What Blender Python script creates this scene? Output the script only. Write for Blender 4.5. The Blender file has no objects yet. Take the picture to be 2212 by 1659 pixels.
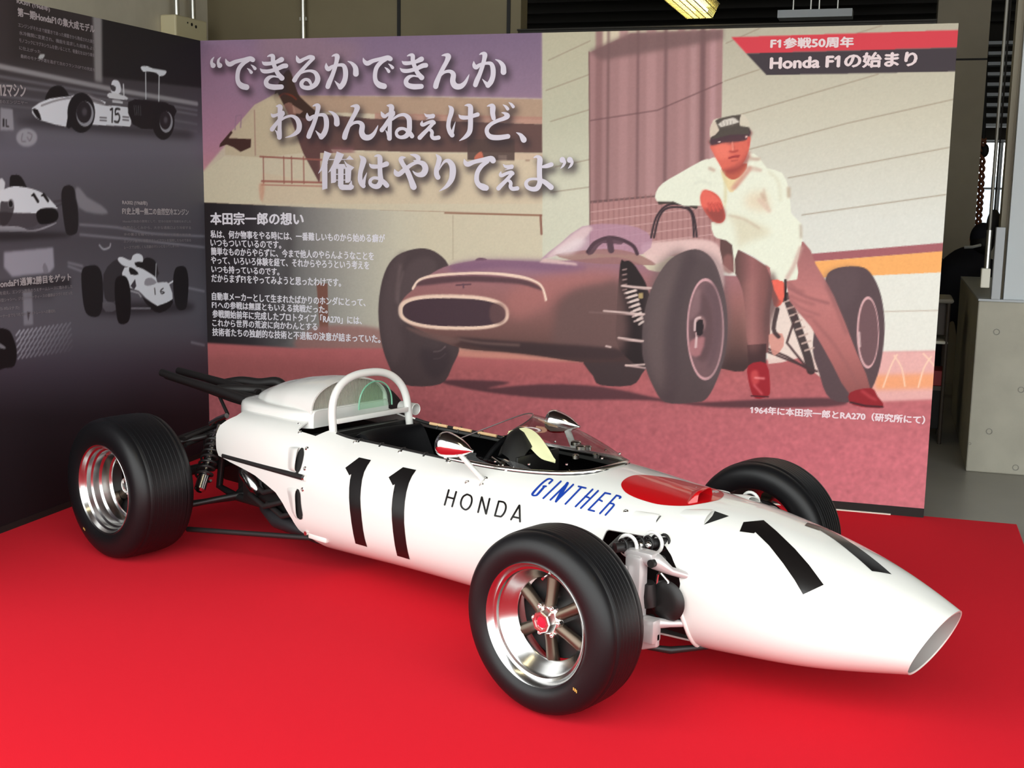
import bpy, bmesh, math, random
import numpy as np
from mathutils import Vector, Matrix
from mathutils.bvhtree import BVHTree
from mathutils.geometry import delaunay_2d_cdt
random.seed(4); RNG = np.random.default_rng(7)
SC = bpy.context.scene; COL = SC.collection; PI = math.pi
# ---------------------------------------------------------------- camera
W, H = 2212, 1659
FPX = 2634.44; CAM = np.array([4.4944, -3.4079, 1.5612]); YAW, PITCH, ROLL = -0.7093, -0.1589, 0.0157
_F = np.array([math.cos(PITCH)*math.sin(YAW), math.cos(PITCH)*math.cos(YAW), math.sin(PITCH)])
_R = np.array([math.cos(YAW), -math.sin(YAW), 0.0]); _U = np.cross(_R, _F)
CR = math.cos(ROLL)*_R + math.sin(ROLL)*_U; CU = -math.sin(ROLL)*_R + math.cos(ROLL)*_U; CF = _F
cd = bpy.data.cameras.new('camera'); cam = bpy.data.objects.new('camera', cd); COL.objects.link(cam)
cd.sensor_width = 36.0; cd.lens = FPX/W*36.0; cd.clip_start = 0.05; cd.clip_end = 200
cam.matrix_world = Matrix(((CR[0], CU[0], -CF[0], CAM[0]), (CR[1], CU[1], -CF[1], CAM[1]), (CR[2], CU[2], -CF[2], CAM[2]), (0, 0, 0, 1)))
SC.camera = cam
# the hall's own axes: a along the big display panel, b away from the viewer, z up (the car stands at an angle to it)
PSI = 0.4096; UX = np.array([math.cos(PSI), math.sin(PSI), 0.0]); NX = np.array([-math.sin(PSI), math.cos(PSI), 0.0]); P0 = np.array([0, 1.3417, 0.0])
def AB(a, b, z=0.0): return P0 + UX*a + NX*b + np.array([0, 0, z])
ABROT = PSI
# ---------------------------------------------------------------- light and exposure
vs = SC.view_settings; vs.view_transform = 'Standard'; vs.look = 'None'; vs.exposure = 0.0; vs.gamma = 1.0
wd = bpy.data.worlds.new('daylight'); SC.world = wd; wd.use_nodes = True
bgn = wd.node_tree.nodes['Background']; bgn.inputs[0].default_value = (0.97, 1.0, 0.985, 1); bgn.inputs[1].default_value = SKY = 4.15
def area(name, a, b, z, sx, sy, rot, energy, color=(1, 1, 1), portal=False):
    l = bpy.data.lights.new(name, 'AREA'); l.shape = 'RECTANGLE'; l.size = sx; l.size_y = sy; l.energy = energy; l.color = color
    o = bpy.data.objects.new(name, l); COL.objects.link(o); o.location = AB(a, b, z); o.rotation_euler = rot
    if portal: l.cycles.is_portal = True
    return o
area('door_daylight', 0.9, -4.8, 1.85, 13.0, 3.7, (PI/2, 0, PSI), 1, portal=True)      # portal of the open garage front
area('window_daylight', 3.05, 6.3, 1.7, 1.4, 1.2, (-PI/2, 0, PSI), 1, portal=True)
SC.cycles.max_bounces = 8; SC.cycles.transparent_max_bounces = 16
# ---------------------------------------------------------------- materials
def lin(c):
    c = c/255.0
    return c/12.92 if c <= 0.04045 else ((c+0.055)/1.055)**2.4
def rgb(r, g, b): return (lin(r), lin(g), lin(b), 1)
MATS = {}
def mat(name, col, rough=0.5, metal=0.0, coat=0.0, coatr=0.05, spec=0.5, trans=0.0, ior=1.45, emit=0.0, bump=0.0, bscale=100.0, vary=0.0, vscale=6.0, alpha=1.0):
    if name in MATS: return MATS[name]
    m = bpy.data.materials.new(name); m.use_nodes = True; nt = m.node_tree; p = nt.nodes['Principled BSDF']
    p.inputs['Base Color'].default_value = col; p.inputs['Roughness'].default_value = rough; p.inputs['Metallic'].default_value = metal
    p.inputs['Coat Weight'].default_value = coat; p.inputs['Coat Roughness'].default_value = coatr; p.inputs['Specular IOR Level'].default_value = spec
    p.inputs['Transmission Weight'].default_value = trans; p.inputs['IOR'].default_value = ior; p.inputs['Alpha'].default_value = alpha
    if emit: p.inputs['Emission Color'].default_value = col; p.inputs['Emission Strength'].default_value = emit
    tc = nt.nodes.new('ShaderNodeTexCoord')
    if vary:
        n = nt.nodes.new('ShaderNodeTexNoise'); n.inputs['Scale'].default_value = vscale; n.inputs['Detail'].default_value = 6
        nt.links.new(tc.outputs['Object'], n.inputs['Vector'])
        r = nt.nodes.new('ShaderNodeValToRGB'); r.color_ramp.elements[0].position = 0.3; r.color_ramp.elements[1].position = 0.7
        r.color_ramp.elements[0].color = tuple(c*(1-vary) for c in col[:3])+(1,); r.color_ramp.elements[1].color = tuple(min(1, c*(1+vary)) for c in col[:3])+(1,)
        nt.links.new(n.outputs['Fac'], r.inputs['Fac']); nt.links.new(r.outputs['Color'], p.inputs['Base Color'])
    if bump:
        n = nt.nodes.new('ShaderNodeTexNoise'); n.inputs['Scale'].default_value = bscale; n.inputs['Detail'].default_value = 4
        nt.links.new(tc.outputs['Object'], n.inputs['Vector'])
        b = nt.nodes.new('ShaderNodeBump'); b.inputs['Strength'].default_value = bump; b.inputs['Distance'].default_value = 0.004
        nt.links.new(n.outputs['Fac'], b.inputs['Height']); nt.links.new(b.outputs['Normal'], p.inputs['Normal'])
    MATS[name] = m; return m
# ---------------------------------------------------------------- mesh helpers
def adopt(o, parent):
    if parent is None: return
    o.parent = parent
    if parent.parent is None and parent.type == 'EMPTY' and not parent.get('local'):
        o.matrix_parent_inverse = (Matrix.Translation(parent.location) @ parent.rotation_euler.to_matrix().to_4x4()).inverted()
def tag(o, label=None, cat=None, group=None, kind=None):
    if label: o['label'] = label
    if cat: o['category'] = cat
    if group: o['group'] = group
    if kind: o['kind'] = kind
    return o
def empty(name, loc, label, cat, group=None, rz=0.0, parent=None, local=False):
    o = bpy.data.objects.new(name, None); COL.objects.link(o); o.location = loc; o.rotation_euler = (0, 0, rz); o.empty_display_size = 0.1
    if local: o['local'] = 1
    adopt(o, parent); tag(o, label, cat, group); return o
def basis(d):
    d = np.asarray(d, float); d = d/np.linalg.norm(d)
    h = np.array([0, 0, 1.0]) if abs(d[2]) < 0.9 else np.array([1.0, 0, 0])
    s = np.cross(h, d); s /= np.linalg.norm(s); return s, np.cross(d, s), d
class MB:
    def __init__(self): self.v = []; self.f = []
    def add(self, v, f):
        k = len(self.v); self.v += [tuple(map(float, p)) for p in v]; self.f += [tuple(i+k for i in q) for q in f]; return self
    def box(self, c, s, X=(1, 0, 0), Y=(0, 1, 0), Z=None):
        X = np.array(X, float); Y = np.array(Y, float); Z = np.cross(X, Y) if Z is None else np.array(Z, float); c = np.array(c, float)
        v = [c + X*s[0]/2*i + Y*s[1]/2*j + Z*s[2]/2*k for i in (-1, 1) for j in (-1, 1) for k in (-1, 1)]
        return self.add(v, [(0, 1, 3, 2), (4, 6, 7, 5), (0, 4, 5, 1), (2, 3, 7, 6), (0, 2, 6, 4), (1, 5, 7, 3)])
    def abbox(self, a0, a1, b0, b1, z0, z1):
        return self.box(AB((a0+a1)/2, (b0+b1)/2, (z0+z1)/2), (a1-a0, b1-b0, z1-z0), UX, NX)
    def tube(self, pts, r, seg=12, caps=True, closed=False, sx=1.0):
        pts = [np.array(p, float) for p in pts]; n = len(pts)
        rs = r if hasattr(r, '__len__') else [r]*n; V = []; prev = None
        for i, p in enumerate(pts):
            if closed: t = pts[(i+1) % n]-pts[i-1]
            else: t = pts[min(i+1, n-1)]-pts[max(i-1, 0)]
            t = t/(np.linalg.norm(t)+1e-12)
            if prev is None: s, u, _ = basis(t)
            else:
                s = prev-t*(prev@t); s /= np.linalg.norm(s)+1e-12; u = np.cross(t, s)
            prev = s
            for k in range(seg):
                q = 2*PI*k/seg; V.append(p+rs[i]*(math.cos(q)*s*sx+math.sin(q)*u))
        F = []
        for i in range(n if closed else n-1):
            j = (i+1) % n
            for k in range(seg): F.append((i*seg+k, i*seg+(k+1) % seg, j*seg+(k+1) % seg, j*seg+k))
        if caps and not closed: F += [tuple(range(seg))[::-1], tuple(range((n-1)*seg, n*seg))]
        return self.add(V, F)
    def cyl(self, a, b, r, seg=20, r2=None): return self.tube([a, b], [r, r if r2 is None else r2], seg)
    def lathe(self, prof, c, axis, seg=48, caps=False, closed=False):
        s, u, d = basis(axis); c = np.array(c, float); V = []; n = len(prof)
        for (h, r) in prof:
            for k in range(seg):
                q = 2*PI*k/seg; V.append(c+d*h+r*(math.cos(q)*s+math.sin(q)*u))
        F = []
        for i in range(n if closed else n-1):
            j = (i+1) % n
            for k in range(seg): F.append((i*seg+k, i*seg+(k+1) % seg, j*seg+(k+1) % seg, j*seg+k))
        if caps: F += [tuple(range(seg))[::-1], tuple(range((n-1)*seg, n*seg))]
        return self.add(V, F)
    def ball(self, c, r, seg=16, rings=10, S=(1, 1, 1)):
        V = []; F = []
        for i in range(rings+1):
            t = PI*i/rings
            for k in range(seg):
                q = 2*PI*k/seg; V.append((c[0]+S[0]*r*math.sin(t)*math.cos(q), c[1]+S[1]*r*math.sin(t)*math.sin(q), c[2]+S[2]*r*math.cos(t)))
        for i in range(rings):
            for k in range(seg): F.append((i*seg+k, (i+1)*seg+k, (i+1)*seg+(k+1) % seg, i*seg+(k+1) % seg))
        return self.add(V, F)
    def grid(self, P, closeu=False, closev=False):
        P = np.asarray(P, float); n, m = P.shape[:2]; F = []
        for i in range(n if closeu else n-1):
            for j in range(m if closev else m-1):
                F.append((i*m+j, ((i+1) % n)*m+j, ((i+1) % n)*m+(j+1) % m, i*m+(j+1) % m))
        return self.add(P.reshape(-1, 3), F)
    def prism(self, poly, d):
        n = len(poly); d = np.array(d, float); V = [np.array(p, float) for p in poly]
        return self.add(V+[p+d for p in V], [tuple(range(n))[::-1], tuple(range(n, 2*n))]+[(i, (i+1) % n, n+(i+1) % n, n+i) for i in range(n)])
    def build(self, name, m, parent=None, smooth=True, bevel=0.0, solid=0.0, split=40, weld=0.0, fix=True):
        me = bpy.data.meshes.new(name); bm = bmesh.new()
        vs_ = [bm.verts.new(p) for p in self.v]
        for q in self.f:
            if len(set(q)) > 2:
                try: bm.faces.new([vs_[i] for i in q])
                except ValueError: pass
        lo_ = [v for v in bm.verts if not v.link_faces]
        if lo_: bmesh.ops.delete(bm, geom=lo_, context='VERTS')
        if weld: bmesh.ops.remove_doubles(bm, verts=bm.verts, dist=weld); bmesh.ops.dissolve_degenerate(bm, edges=bm.edges, dist=1e-6)
        if fix: bmesh.ops.recalc_face_normals(bm, faces=bm.faces)
        for f in bm.faces: f.smooth = smooth
        bm.to_mesh(me); bm.free(); o = bpy.data.objects.new(name, me); COL.objects.link(o)
        for x in (m if isinstance(m, (list, tuple)) else [m]): me.materials.append(x)
        if solid: s = o.modifiers.new('solid', 'SOLIDIFY'); s.thickness = solid; s.offset = -1.0
        if bevel: b = o.modifiers.new('bevel', 'BEVEL'); b.width = bevel; b.segments = 2; b.limit_method = 'ANGLE'; b.angle_limit = math.radians(35)
        if smooth and split: e = o.modifiers.new('split', 'EDGE_SPLIT'); e.split_angle = math.radians(split)
        adopt(o, parent); return o
def spline(P, n=8, closed=False):
    P = np.asarray(P, float); N = len(P); out = []
    for i in range(N if closed else N-1):
        g = (lambda k: P[k % N]) if closed else (lambda k: P[min(max(k, 0), N-1)])
        p0, p1, p2, p3 = g(i-1), g(i), g(i+1), g(i+2)
        for t in np.linspace(0, 1, n, endpoint=False):
            out.append(0.5*((2*p1)+(p2-p0)*t+(2*p0-5*p1+4*p2-p3)*t*t+(3*p1-p0-3*p2+p3)*t**3))
    if not closed: out.append(P[-1])
    return np.array(out)
def pxray(x, y): return CF + CR*(x-W/2)/FPX - CU*(y-H/2)/FPX
def px_plane(x, y, n, d):
    r = pxray(x, y); return CAM + r*((d-CAM@n)/(r@n))
def px_b(x, y, b):                       # the point of the hall plane b = const seen at a photo pixel -> (a, z)
    q = px_plane(x, y, NX, NX@P0+b)-P0; return q@UX, q[2]
def px_a(x, y, a):                       # the same for the plane a = const -> (b, z)
    q = px_plane(x, y, UX, UX@P0+a)-P0; return q@NX, q[2]
# ================================================================ the hall
M_floor = mat('floor_concrete', rgb(150, 147, 140), 0.35, vary=0.12, vscale=1.5, bump=0.05, bscale=40)
M_khaki = mat('khaki_wall', rgb(112, 102, 78), 0.7, vary=0.08, vscale=2)
M_wall = mat('side_wall', rgb(196, 188, 170), 0.7, vary=0.06)
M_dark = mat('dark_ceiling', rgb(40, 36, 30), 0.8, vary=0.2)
M_conc = mat('raw_concrete', rgb(172, 168, 154), 0.75, vary=0.09, vscale=5, bump=0.12, bscale=60)
M_col = mat('column_paint', rgb(140, 130, 112), 0.6, vary=0.05)
M_black = mat('black_gap', rgb(22, 20, 18), 0.7)
M_steel = mat('galvanised', rgb(200, 200, 195), 0.3, 1.0)
M_greyp = mat('grey_paint', rgb(178, 182, 186), 0.5)
M_beige = mat('beige_steel', rgb(150, 142, 122), 0.5)
M_white = mat('white_plastic', rgb(225, 222, 208), 0.4)
def structure(name, mb, m, bevel=0.0): return tag(mb.build(name, m, smooth=False, bevel=bevel), kind='structure')
FZ = -0.06
structure('floor', MB().abbox(-7, 9, -16, 12, FZ-0.1, FZ), M_floor)
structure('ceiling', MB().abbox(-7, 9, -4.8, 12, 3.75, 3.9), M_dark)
AL = -2.66                                                     # left side wall, behind the dark display panel
structure('wall_left', MB().abbox(AL-0.15, AL, -1.2, 2.0, FZ, 3.75), M_wall)
structure('wall_far_left', MB().abbox(-7.1, -6.95, -4.8, 12, FZ, 3.75), M_khaki)
structure('wall_right', MB().abbox(8.9, 9.05, -4.8, 12, FZ, 3.75), M_khaki)
aR = px_b(1125, 40, 2.0)[0]
structure('wall_back', MB().abbox(AL-0.15, aR, 2.0, 2.15, FZ, 3.75), M_khaki)
for i, px in enumerate((862, 1099)):
    a = px_b(px, 40, 2.0)[0]; structure('trim_%d' % (i+1), MB().abbox(a-0.012, a+0.012, 1.992, 2.0, FZ, 3.75), M_black)
# far dark hall with a window to the outside
BW = 9.0; w0, w1 = px_b(2096, 480, BW)[0], px_b(2182, 400, BW)[0]; wz0, wz1 = px_b(2130, 487, BW)[1], px_b(2130, 302, BW)[1]
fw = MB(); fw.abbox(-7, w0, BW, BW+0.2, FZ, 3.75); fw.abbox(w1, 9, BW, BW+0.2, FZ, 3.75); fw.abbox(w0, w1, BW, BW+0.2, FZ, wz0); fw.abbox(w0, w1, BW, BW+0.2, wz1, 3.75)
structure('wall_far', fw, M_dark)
structure('trim_3', MB().abbox(w0-0.3, w1+0.3, BW-0.3, BW-0.02, FZ, wz0-0.02), M_beige)
wf = MB()
for a in (w0+0.02, (w0+w1)/2+0.08, w1-0.02): wf.abbox(a-0.015, a+0.015, BW-0.02, BW+0.05, wz0, wz1)
for z in (wz0+0.02, wz0+0.42, wz1-0.02): wf.abbox(w0, w1, BW-0.02, BW+0.05, z-0.012, z+0.012)
win = structure('window_1', wf, M_greyp)
lou = MB()
for k in range(9): lou.abbox(w0-0.1, w1+0.2, BW-0.5, BW-0.3, wz1+0.12+k*0.11, wz1+0.155+k*0.11)
tag(lou.build('louvre_blind', M_greyp, smooth=False), 'grey horizontal louvre slats high above the far bright window', 'louvre')
out = MB().abbox(w0-2, w1+4, 17, 18, FZ, 1.9)
tag(out.build('outside_building', mat('pale_blue', rgb(190, 205, 220), 0.8), smooth=False), 'pale building seen outside through the far window', 'building')
# beam over the panel and hangers
bR = px_b(2024, 40, 2.0)[0]; bz1 = px_b(1500, 54, 1.99)[1]; structure('beam', MB().abbox(aR-0.02, bR, 2.0, 2.2, bz1-0.09, bz1).abbox(aR-0.02, bR, 1.98, 2.0, bz1-0.01, bz1), mat('beam_dark', rgb(30, 26, 21), 0.7))
for k in range(8):
    structure('beam', MB().abbox(-6.5, 8.5, 3.4+k*0.75-0.06, 3.4+k*0.75+0.06, 3.45, 3.75), mat('beam_dark', rgb(30, 26, 21), 0.7))
# right-hand column with a joint
c0, c1 = px_b(2028, 0, 5.0)[0], px_b(2120, 300, 5.0)[0]
structure('column', MB().abbox(c0, c1, 5.0, 5.6, FZ, 3.75), M_col)
zj = px_b(2090, 128, 4.99)[1]; structure('trim_4', MB().abbox(c0, c1, 4.993, 5.0, zj-0.008, zj+0.008), M_black)
# raw concrete block with grey panel, post and services
ca, cb = 2.725, 1.44; zt = 0.955; cback = 3.55
blk = empty('concrete_pier', AB(ca+0.6, cb+0.3, FZ), 'raw concrete pier with tie holes standing beside the big display panel', 'concrete block', rz=PSI)
MB().prism([AB(ca, cb, FZ), AB(ca+1.4, cb, FZ), AB(ca+1.4, cback, FZ), AB(ca, cback, FZ)], (0, 0, zt-FZ)).build('pier_body', M_conc, blk, smooth=False, bevel=0.008)
for (x, y) in ((2153, 717), (2137, 932), (2194, 1010), (2095, 958), (2206, 842)):
    a, z = px_b(x, y, cb); s = 0.018 if x != 2095 else 0.008
    MB().lathe([(0, s), (0.004, s), (0.004, s*0.8), (-0.001, s*0.75), (-0.001, 0.0001)], AB(a, cb, z), -NX, 20).build('tie_hole', mat('hole_grey', rgb(140, 138, 130), 0.8), blk)
MB().abbox(ca, ca+1.4, cb+0.02, cback, zt, zt+0.012).build('cap_strip', M_greyp, blk, smooth=False)
g0 = px_b(2168, 640, 1.5)[0]
structure('wall_panel', MB().abbox(g0, g0+1.3, 1.5, 1.56, zt+0.012, 3.75), mat('pale_blue_panel', rgb(196, 202, 205), 0.5))
q0 = px_b(2150, 640, 1.6)[0]
structure('post', MB().abbox(q0, g0+0.02, 1.6, 1.75, zt+0.012, 3.75).abbox(q0+0.028, q0+0.036, 1.59, 1.6, zt+0.012, 3.75), M_beige)
d0, d1 = px_b(2141, 640, 1.46)[0], px_b(2161, 640, 1.46)[0]; dz = px_b(2158, 491, 1.46)[1]
tag(MB().abbox(d0, d1, 1.46, 1.53, zt+0.012, dz).build('cable_duct', M_greyp, smooth=False, bevel=0.004), 'grey cable duct standing on the concrete pier', 'duct')
pt = empty('conduit', AB(px_b(2135, 520, 1.5)[0], 1.5, zt), 'thin silver vertical conduit ending in a white switch box by the pier', 'pipe')
pa, pz = px_b(2131, 580, 1.5); ps, pzs = px_b(2138, 497, 1.5)
MB().cyl(AB((pa+ps)/2, 1.5, pzs), AB((pa+ps)/2, 1.5, 3.7), 0.010).build('upper_pipe', mat('dull_pipe', rgb(120, 118, 112), 0.5, 0.8), pt)
MB().cyl(AB((pa+ps)/2, 1.5, pz-0.02), AB((pa+ps)/2, 1.5, pzs), 0.017).build('sleeve', M_steel, pt)
s0, s1 = px_b(2119, 600, 1.46)[0], px_b(2139, 600, 1.46)[0]; sz0, sz1 = px_b(2128, 622, 1.46)[1], px_b(2128, 580, 1.46)[1]
MB().abbox(s0, s1, 1.46, 1.53, sz0, sz1).build('switch_box', M_white, pt, smooth=False, bevel=0.006)
# box with two conduits on the left wall
bb0 = px_a(345, 40, AL)[0]; af = px_b(380, 60, bb0)[0]; bb1 = px_a(448, 70, af)[0]; ztop = px_b(380, 30, bb0)[1]
bx = empty('junction_box', AB(AL, (bb0+bb1)/2, ztop-0.25), 'cream wall box with three dark holes and two conduits above the dark panel', 'junction box', rz=PSI)
MB().abbox(AL, af, bb0, bb1, ztop-0.24, ztop).build('box_body', mat('cream_box', rgb(206, 196, 160), 0.5), bx, smooth=False, bevel=0.012)
for x, y, r in ((405, 49, 0.006), (414, 53, 0.011), (423, 58, 0.011)):
    bq, z = px_a(x, y, af); MB().cyl(AB(af-0.002, bq, z), AB(af+0.003, bq, z), r).build('hole', M_black, bx)
for x in (381, 416):
    bq, z = px_a(x, 10, AL+0.09); MB().cyl(AB(AL+0.09, bq, ztop-0.01), AB(AL+0.09, bq, 3.7), 0.02).build('conduit', M_steel, bx)
a, z = px_b(655, 40, 1.96)
wp = empty('wall_pipe', AB(a, 1.96, 1.5), 'thin steel pipe running up the khaki back wall', 'pipe')
MB().cyl(AB(a, 1.96, FZ), AB(a, 1.96, 3.72), 0.017).build('pipe', M_steel, wp)
for z in (1.2, 2.73): MB().abbox(a-0.035, a+0.02, 1.97, 2.0, z-0.012, z+0.012).build('clip', M_steel, wp, smooth=False)
# fluorescent fitting behind the panel's top edge
M_lamp = mat('lamp_glow', rgb(255, 244, 205), 0.5, emit=14.0)
M_guard = mat('guard_wire', rgb(205, 190, 120), 0.4, 0.6)
def fitting(name, a, b0, b1, z, w, label, guard=True):
    t = empty(name, AB(a, (b0+b1)/2, z), label, 'ceiling light', rz=PSI)
    MB().abbox(a-w/2, a+w/2, b0, b1, z+0.07, z+0.12).build('housing', mat('lamp_body', rgb(190, 180, 140), 0.5), t, smooth=False, bevel=0.006)
    for q in (-0.2, 0.2): MB().cyl(AB(a+w*q, b0+0.03, z+0.045), AB(a+w*q, b1-0.03, z+0.045), 0.016).build('tube', M_lamp, t)
    if guard:
        g = MB()
        for k in range(int((b1-b0)/0.045)+1):
            y = b0+k*0.045; g.tube([AB(a-w*0.62, y, z+0.09), AB(a-w*0.42, y, z), AB(a+w*0.42, y, z), AB(a+w*0.62, y, z+0.09)], 0.0035, 6)
        for q in (-0.62, -0.42, -0.2, 0, 0.2, 0.42, 0.62):
            zz = z+0.09 if abs(q) > 0.5 else z
            g.cyl(AB(a+w*q, b0, zz), AB(a+w*q, b1, zz), 0.0035, 6)
        for q in (-0.52, 0.52): g.cyl(AB(a+w*q, b0, z+0.045), AB(a+w*q, b1, z+0.045), 0.0035, 6)
        g.build('wire_guard', M_guard, t)
    for q in (b0+0.2, b1-0.2): MB().cyl(AB(a, q, z+0.12), AB(a, q, 3.75), 0.008, 8).build('hanger', M_steel, t)
    return t
la, lz = px_b(1522, 40, 2.1)
fitting('fluorescent_light', la-0.03, 0.95, 2.1, lz, 0.2, 'lit caged fluorescent fitting hanging above the poster edge')
for k, (a, b0_) in enumerate(((3.5, -4.05), (4.28, 1.95), (0.6, -4.05))):
    fitting('fluorescent_light', a, b0_, b0_+1.2, 3.2, 0.16, ('bare fluorescent fitting hanging over the car nose', 'bare fluorescent fitting hanging behind the concrete pier', 'bare fluorescent fitting hanging over the car tail')[k], False)
# cable tray
t0, t1 = px_b(1682, 34, 4.2), px_b(1842, 30, 4.2)
tr = empty('cable_tray', AB((t0[0]+t1[0])/2, 4.2, t0[1]), 'pale hanging cable tray in the dark roof space', 'cable tray', rz=PSI)
MB().abbox(t0[0], t1[0], 4.1, 4.3, t0[1]-0.03, t0[1]+0.03).build('tray', M_greyp, tr, smooth=False)
for x in (1714, 1752, 1770, 1810):
    a, z = px_b(x, 10, 4.2); MB().cyl(AB(a, 4.2, t0[1]), AB(a, 4.2, 3.75), 0.008, 8).build('hanger', M_steel, tr)
# hanging cable and tie at the window
h = [px_b(x, y, 6.5) for x, y in ((2134, 5), (2130, 120), (2124, 300), (2118, 420), (2110, 520))]
hc = empty('hanging_cable', AB(h[2][0], 6.5, h[2][1]), 'dark cable with a brown twisted cord hanging before the far window', 'cable')
MB().tube([AB(p[0], 6.5, p[1]) for p in h[:3]], 0.02).ball(AB(px_b(2127, 325, 6.5)[0], 6.5, px_b(2127, 325, 6.5)[1]), 0.05, S=(0.8, 0.8, 1.3)).build('cable', M_black, hc)
cw = MB(); c3 = spline([AB(p[0], 6.5, p[1]) for p in h[2:]], 30)
for s in (0, PI): cw.tube([p+UX*0.02*math.cos(i*0.9+s)+NX*0.02*math.sin(i*0.9+s) for i, p in enumerate(c3)], 0.016, 6)
cw.build('cord', mat('brown_cord', rgb(120, 70, 45), 0.7), hc)
# trolley half hidden by the panel
ty0 = px_b(2020, 645, 2.2); ty1 = px_b(2062, 645, 2.2); zs = px_b(2040, 738, 2.2)[1]
tt = empty('equipment_trolley', AB((ty0[0]+ty1[0])/2, 2.4, FZ), 'small dark trolley with a pale rounded top half behind the display panel', 'trolley', rz=PSI)
w_ = ty1[0]-ty0[0]; M_trol = mat('trolley_dark', rgb(70, 60, 52), 0.5)
MB().abbox(ty0[0]-0.15, ty1[0], 2.2, 2.6, ty0[1]-0.03, ty0[1]).build('top', mat('trolley_top', rgb(150, 145, 135), 0.4), tt, smooth=False, bevel=0.02)
MB().abbox(ty0[0]-0.15, ty1[0]-0.02, 2.22, 2.58, zs-0.02, zs).build('shelf', M_white, tt, smooth=False, bevel=0.004)
MB().abbox(ty0[0]-0.15, ty1[0]-0.03, 2.3, 2.58, zs+0.03, ty0[1]-0.03).build('cabinet', M_trol, tt, smooth=False, bevel=0.004)
for a_ in (ty0[0]-0.13, ty1[0]-0.03):
    for b_ in (2.23, 2.57): MB().cyl(AB(a_, b_, FZ), AB(a_, b_, ty0[1]-0.02), 0.012).build('leg', M_trol, tt)
r0 = px_b(2040, 782, 2.26)
MB().abbox(ty0[0]-0.1, r0[0], 2.25, 2.5, zs-0.30, zs-0.2).build('red_drawer', mat('drawer_red', rgb(150, 30, 35), 0.5), tt, smooth=False, bevel=0.004)
MB().abbox(ty0[0]-0.12, ty1[0]-0.03, 2.24, 2.56, zs-0.33, zs-0.30).build('shelf', M_trol, tt, smooth=False)
MB().abbox(ty0[0]-0.12, ty1[0]-0.03, 2.26, 2.56, 0.03, 0.3).build('dark_case', M_black, tt, smooth=False, bevel=0.01)
# person bending over, seen from behind
NB = -NX
PBB = 4.25; pc = px_b(2082, 600, PBB)[0]
ps_ = empty('person', AB(pc, PBB, FZ), 'person in dark navy jacket and cap bending forward beyond the concrete pier', 'person', rz=PSI)
def skinbody(name, J, E_, m, parent, sub=2):
    me = bpy.data.meshes.new(name); me.from_pydata([tuple(j[0]) for j in J], E_, []); o = bpy.data.objects.new(name, me); COL.objects.link(o)
    k = o.modifiers.new('skin', 'SKIN'); k.use_smooth_shade = True
    for i, j in enumerate(J): r = j[1] if hasattr(j[1], '__len__') else (j[1], j[1]); me.skin_vertices[0].data[i].radius = r
    me.skin_vertices[0].data[0].use_root = True
    s = o.modifiers.new('sub', 'SUBSURF'); s.levels = sub; s.render_levels = sub
    me.materials.append(m); adopt(o, parent); return o
M_navy = mat('navy_cloth', rgb(22, 22, 34), 0.85); M_skin = mat('skin', rgb(190, 140, 115), 0.6); M_hair = mat('black_hair', rgb(18, 15, 14), 0.6)
def Q(da, db, z): return AB(pc+da, PBB-db, z-(0.11 if z > 0.6 else 0))
J = [(Q(-0.08, 0.08, 0.86), 0.16), (Q(-0.05, 0.04, 1.05), 0.17), (Q(0.0, -0.02, 1.19), 0.15), (Q(0.08, -0.05, 1.24), 0.07),
     (Q(-0.16, 0.02, 1.13), 0.085), (Q(-0.2, -0.16, 0.92), 0.06), (Q(-0.1, -0.3, 0.8), 0.045), (Q(0.17, -0.03, 1.12), 0.08), (Q(0.24, -0.2, 0.92), 0.06), (Q(0.18, -0.32, 0.8), 0.045),
     (Q(-0.17, 0.08, 0.75), 0.1), (Q(-0.18, 0.0, 0.42), 0.075), (Q(-0.18, 0.06, 0.04), 0.05), (Q(0.03, 0.08, 0.75), 0.1), (Q(0.05, 0.0, 0.42), 0.075), (Q(0.05, 0.06, 0.04), 0.05)]
skinbody('body', J, [(0, 1), (1, 2), (2, 3), (2, 4), (4, 5), (5, 6), (2, 7), (7, 8), (8, 9), (0, 10), (10, 11), (11, 12), (0, 13), (13, 14), (14, 15)], M_navy, ps_)
for s in (-1, 1):
    c = Q(-0.08 if s < 0 else 0.17, -0.35, 0.77); hd = MB().ball(c, 0.04, 14, 10, (0.9, 1.1, 0.6))
    for k in range(5): hd.tube([c+UX*(-0.025+0.0125*k)-NB*0.03, c+UX*(-0.03+0.015*k)-NB*(0.075 if k else 0.05)+np.array([0, 0, -0.01]), c+UX*(-0.03+0.015*k)-NB*(0.10 if k else 0.06)+np.array([0, 0, -0.03])], [0.009, 0.008, 0.006], 8)
    hd.build('hand', M_skin, ps_)
    x = -0.18 if s < 0 else 0.05
    MB().ball(Q(x, -0.0, FZ+0.05), 0.06, 14, 10, (0.75, 1.9, 0.8)).build('shoe', M_black, ps_)
hc_ = Q(0.12, -0.07, 1.33)
hd = MB().ball(hc_, 0.1, 24, 16, (0.85, 1.0, 1.12)); hd.ball(hc_+np.array([0, 0, -0.03])-NB*0.1, 0.02, 10, 8, (0.7, 1, 1.2))
for s in (-1, 1): hd.ball(hc_+UX*0.085*s, 0.025, 10, 8, (0.4, 0.8, 1.2))
hd.build('head', M_skin, ps_)
MB().ball(hc_+np.array([0, 0, 0.02])+NB*0.012, 0.108, 24, 16, (0.86, 1.0, 1.02)).build('cap', M_navy, ps_)
MB().ball(hc_+np.array([0, 0, 0.05])-NB*0.11, 0.07, 20, 10, (0.9, 1.0, 0.12)).build('cap_peak', M_navy, ps_)
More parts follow.
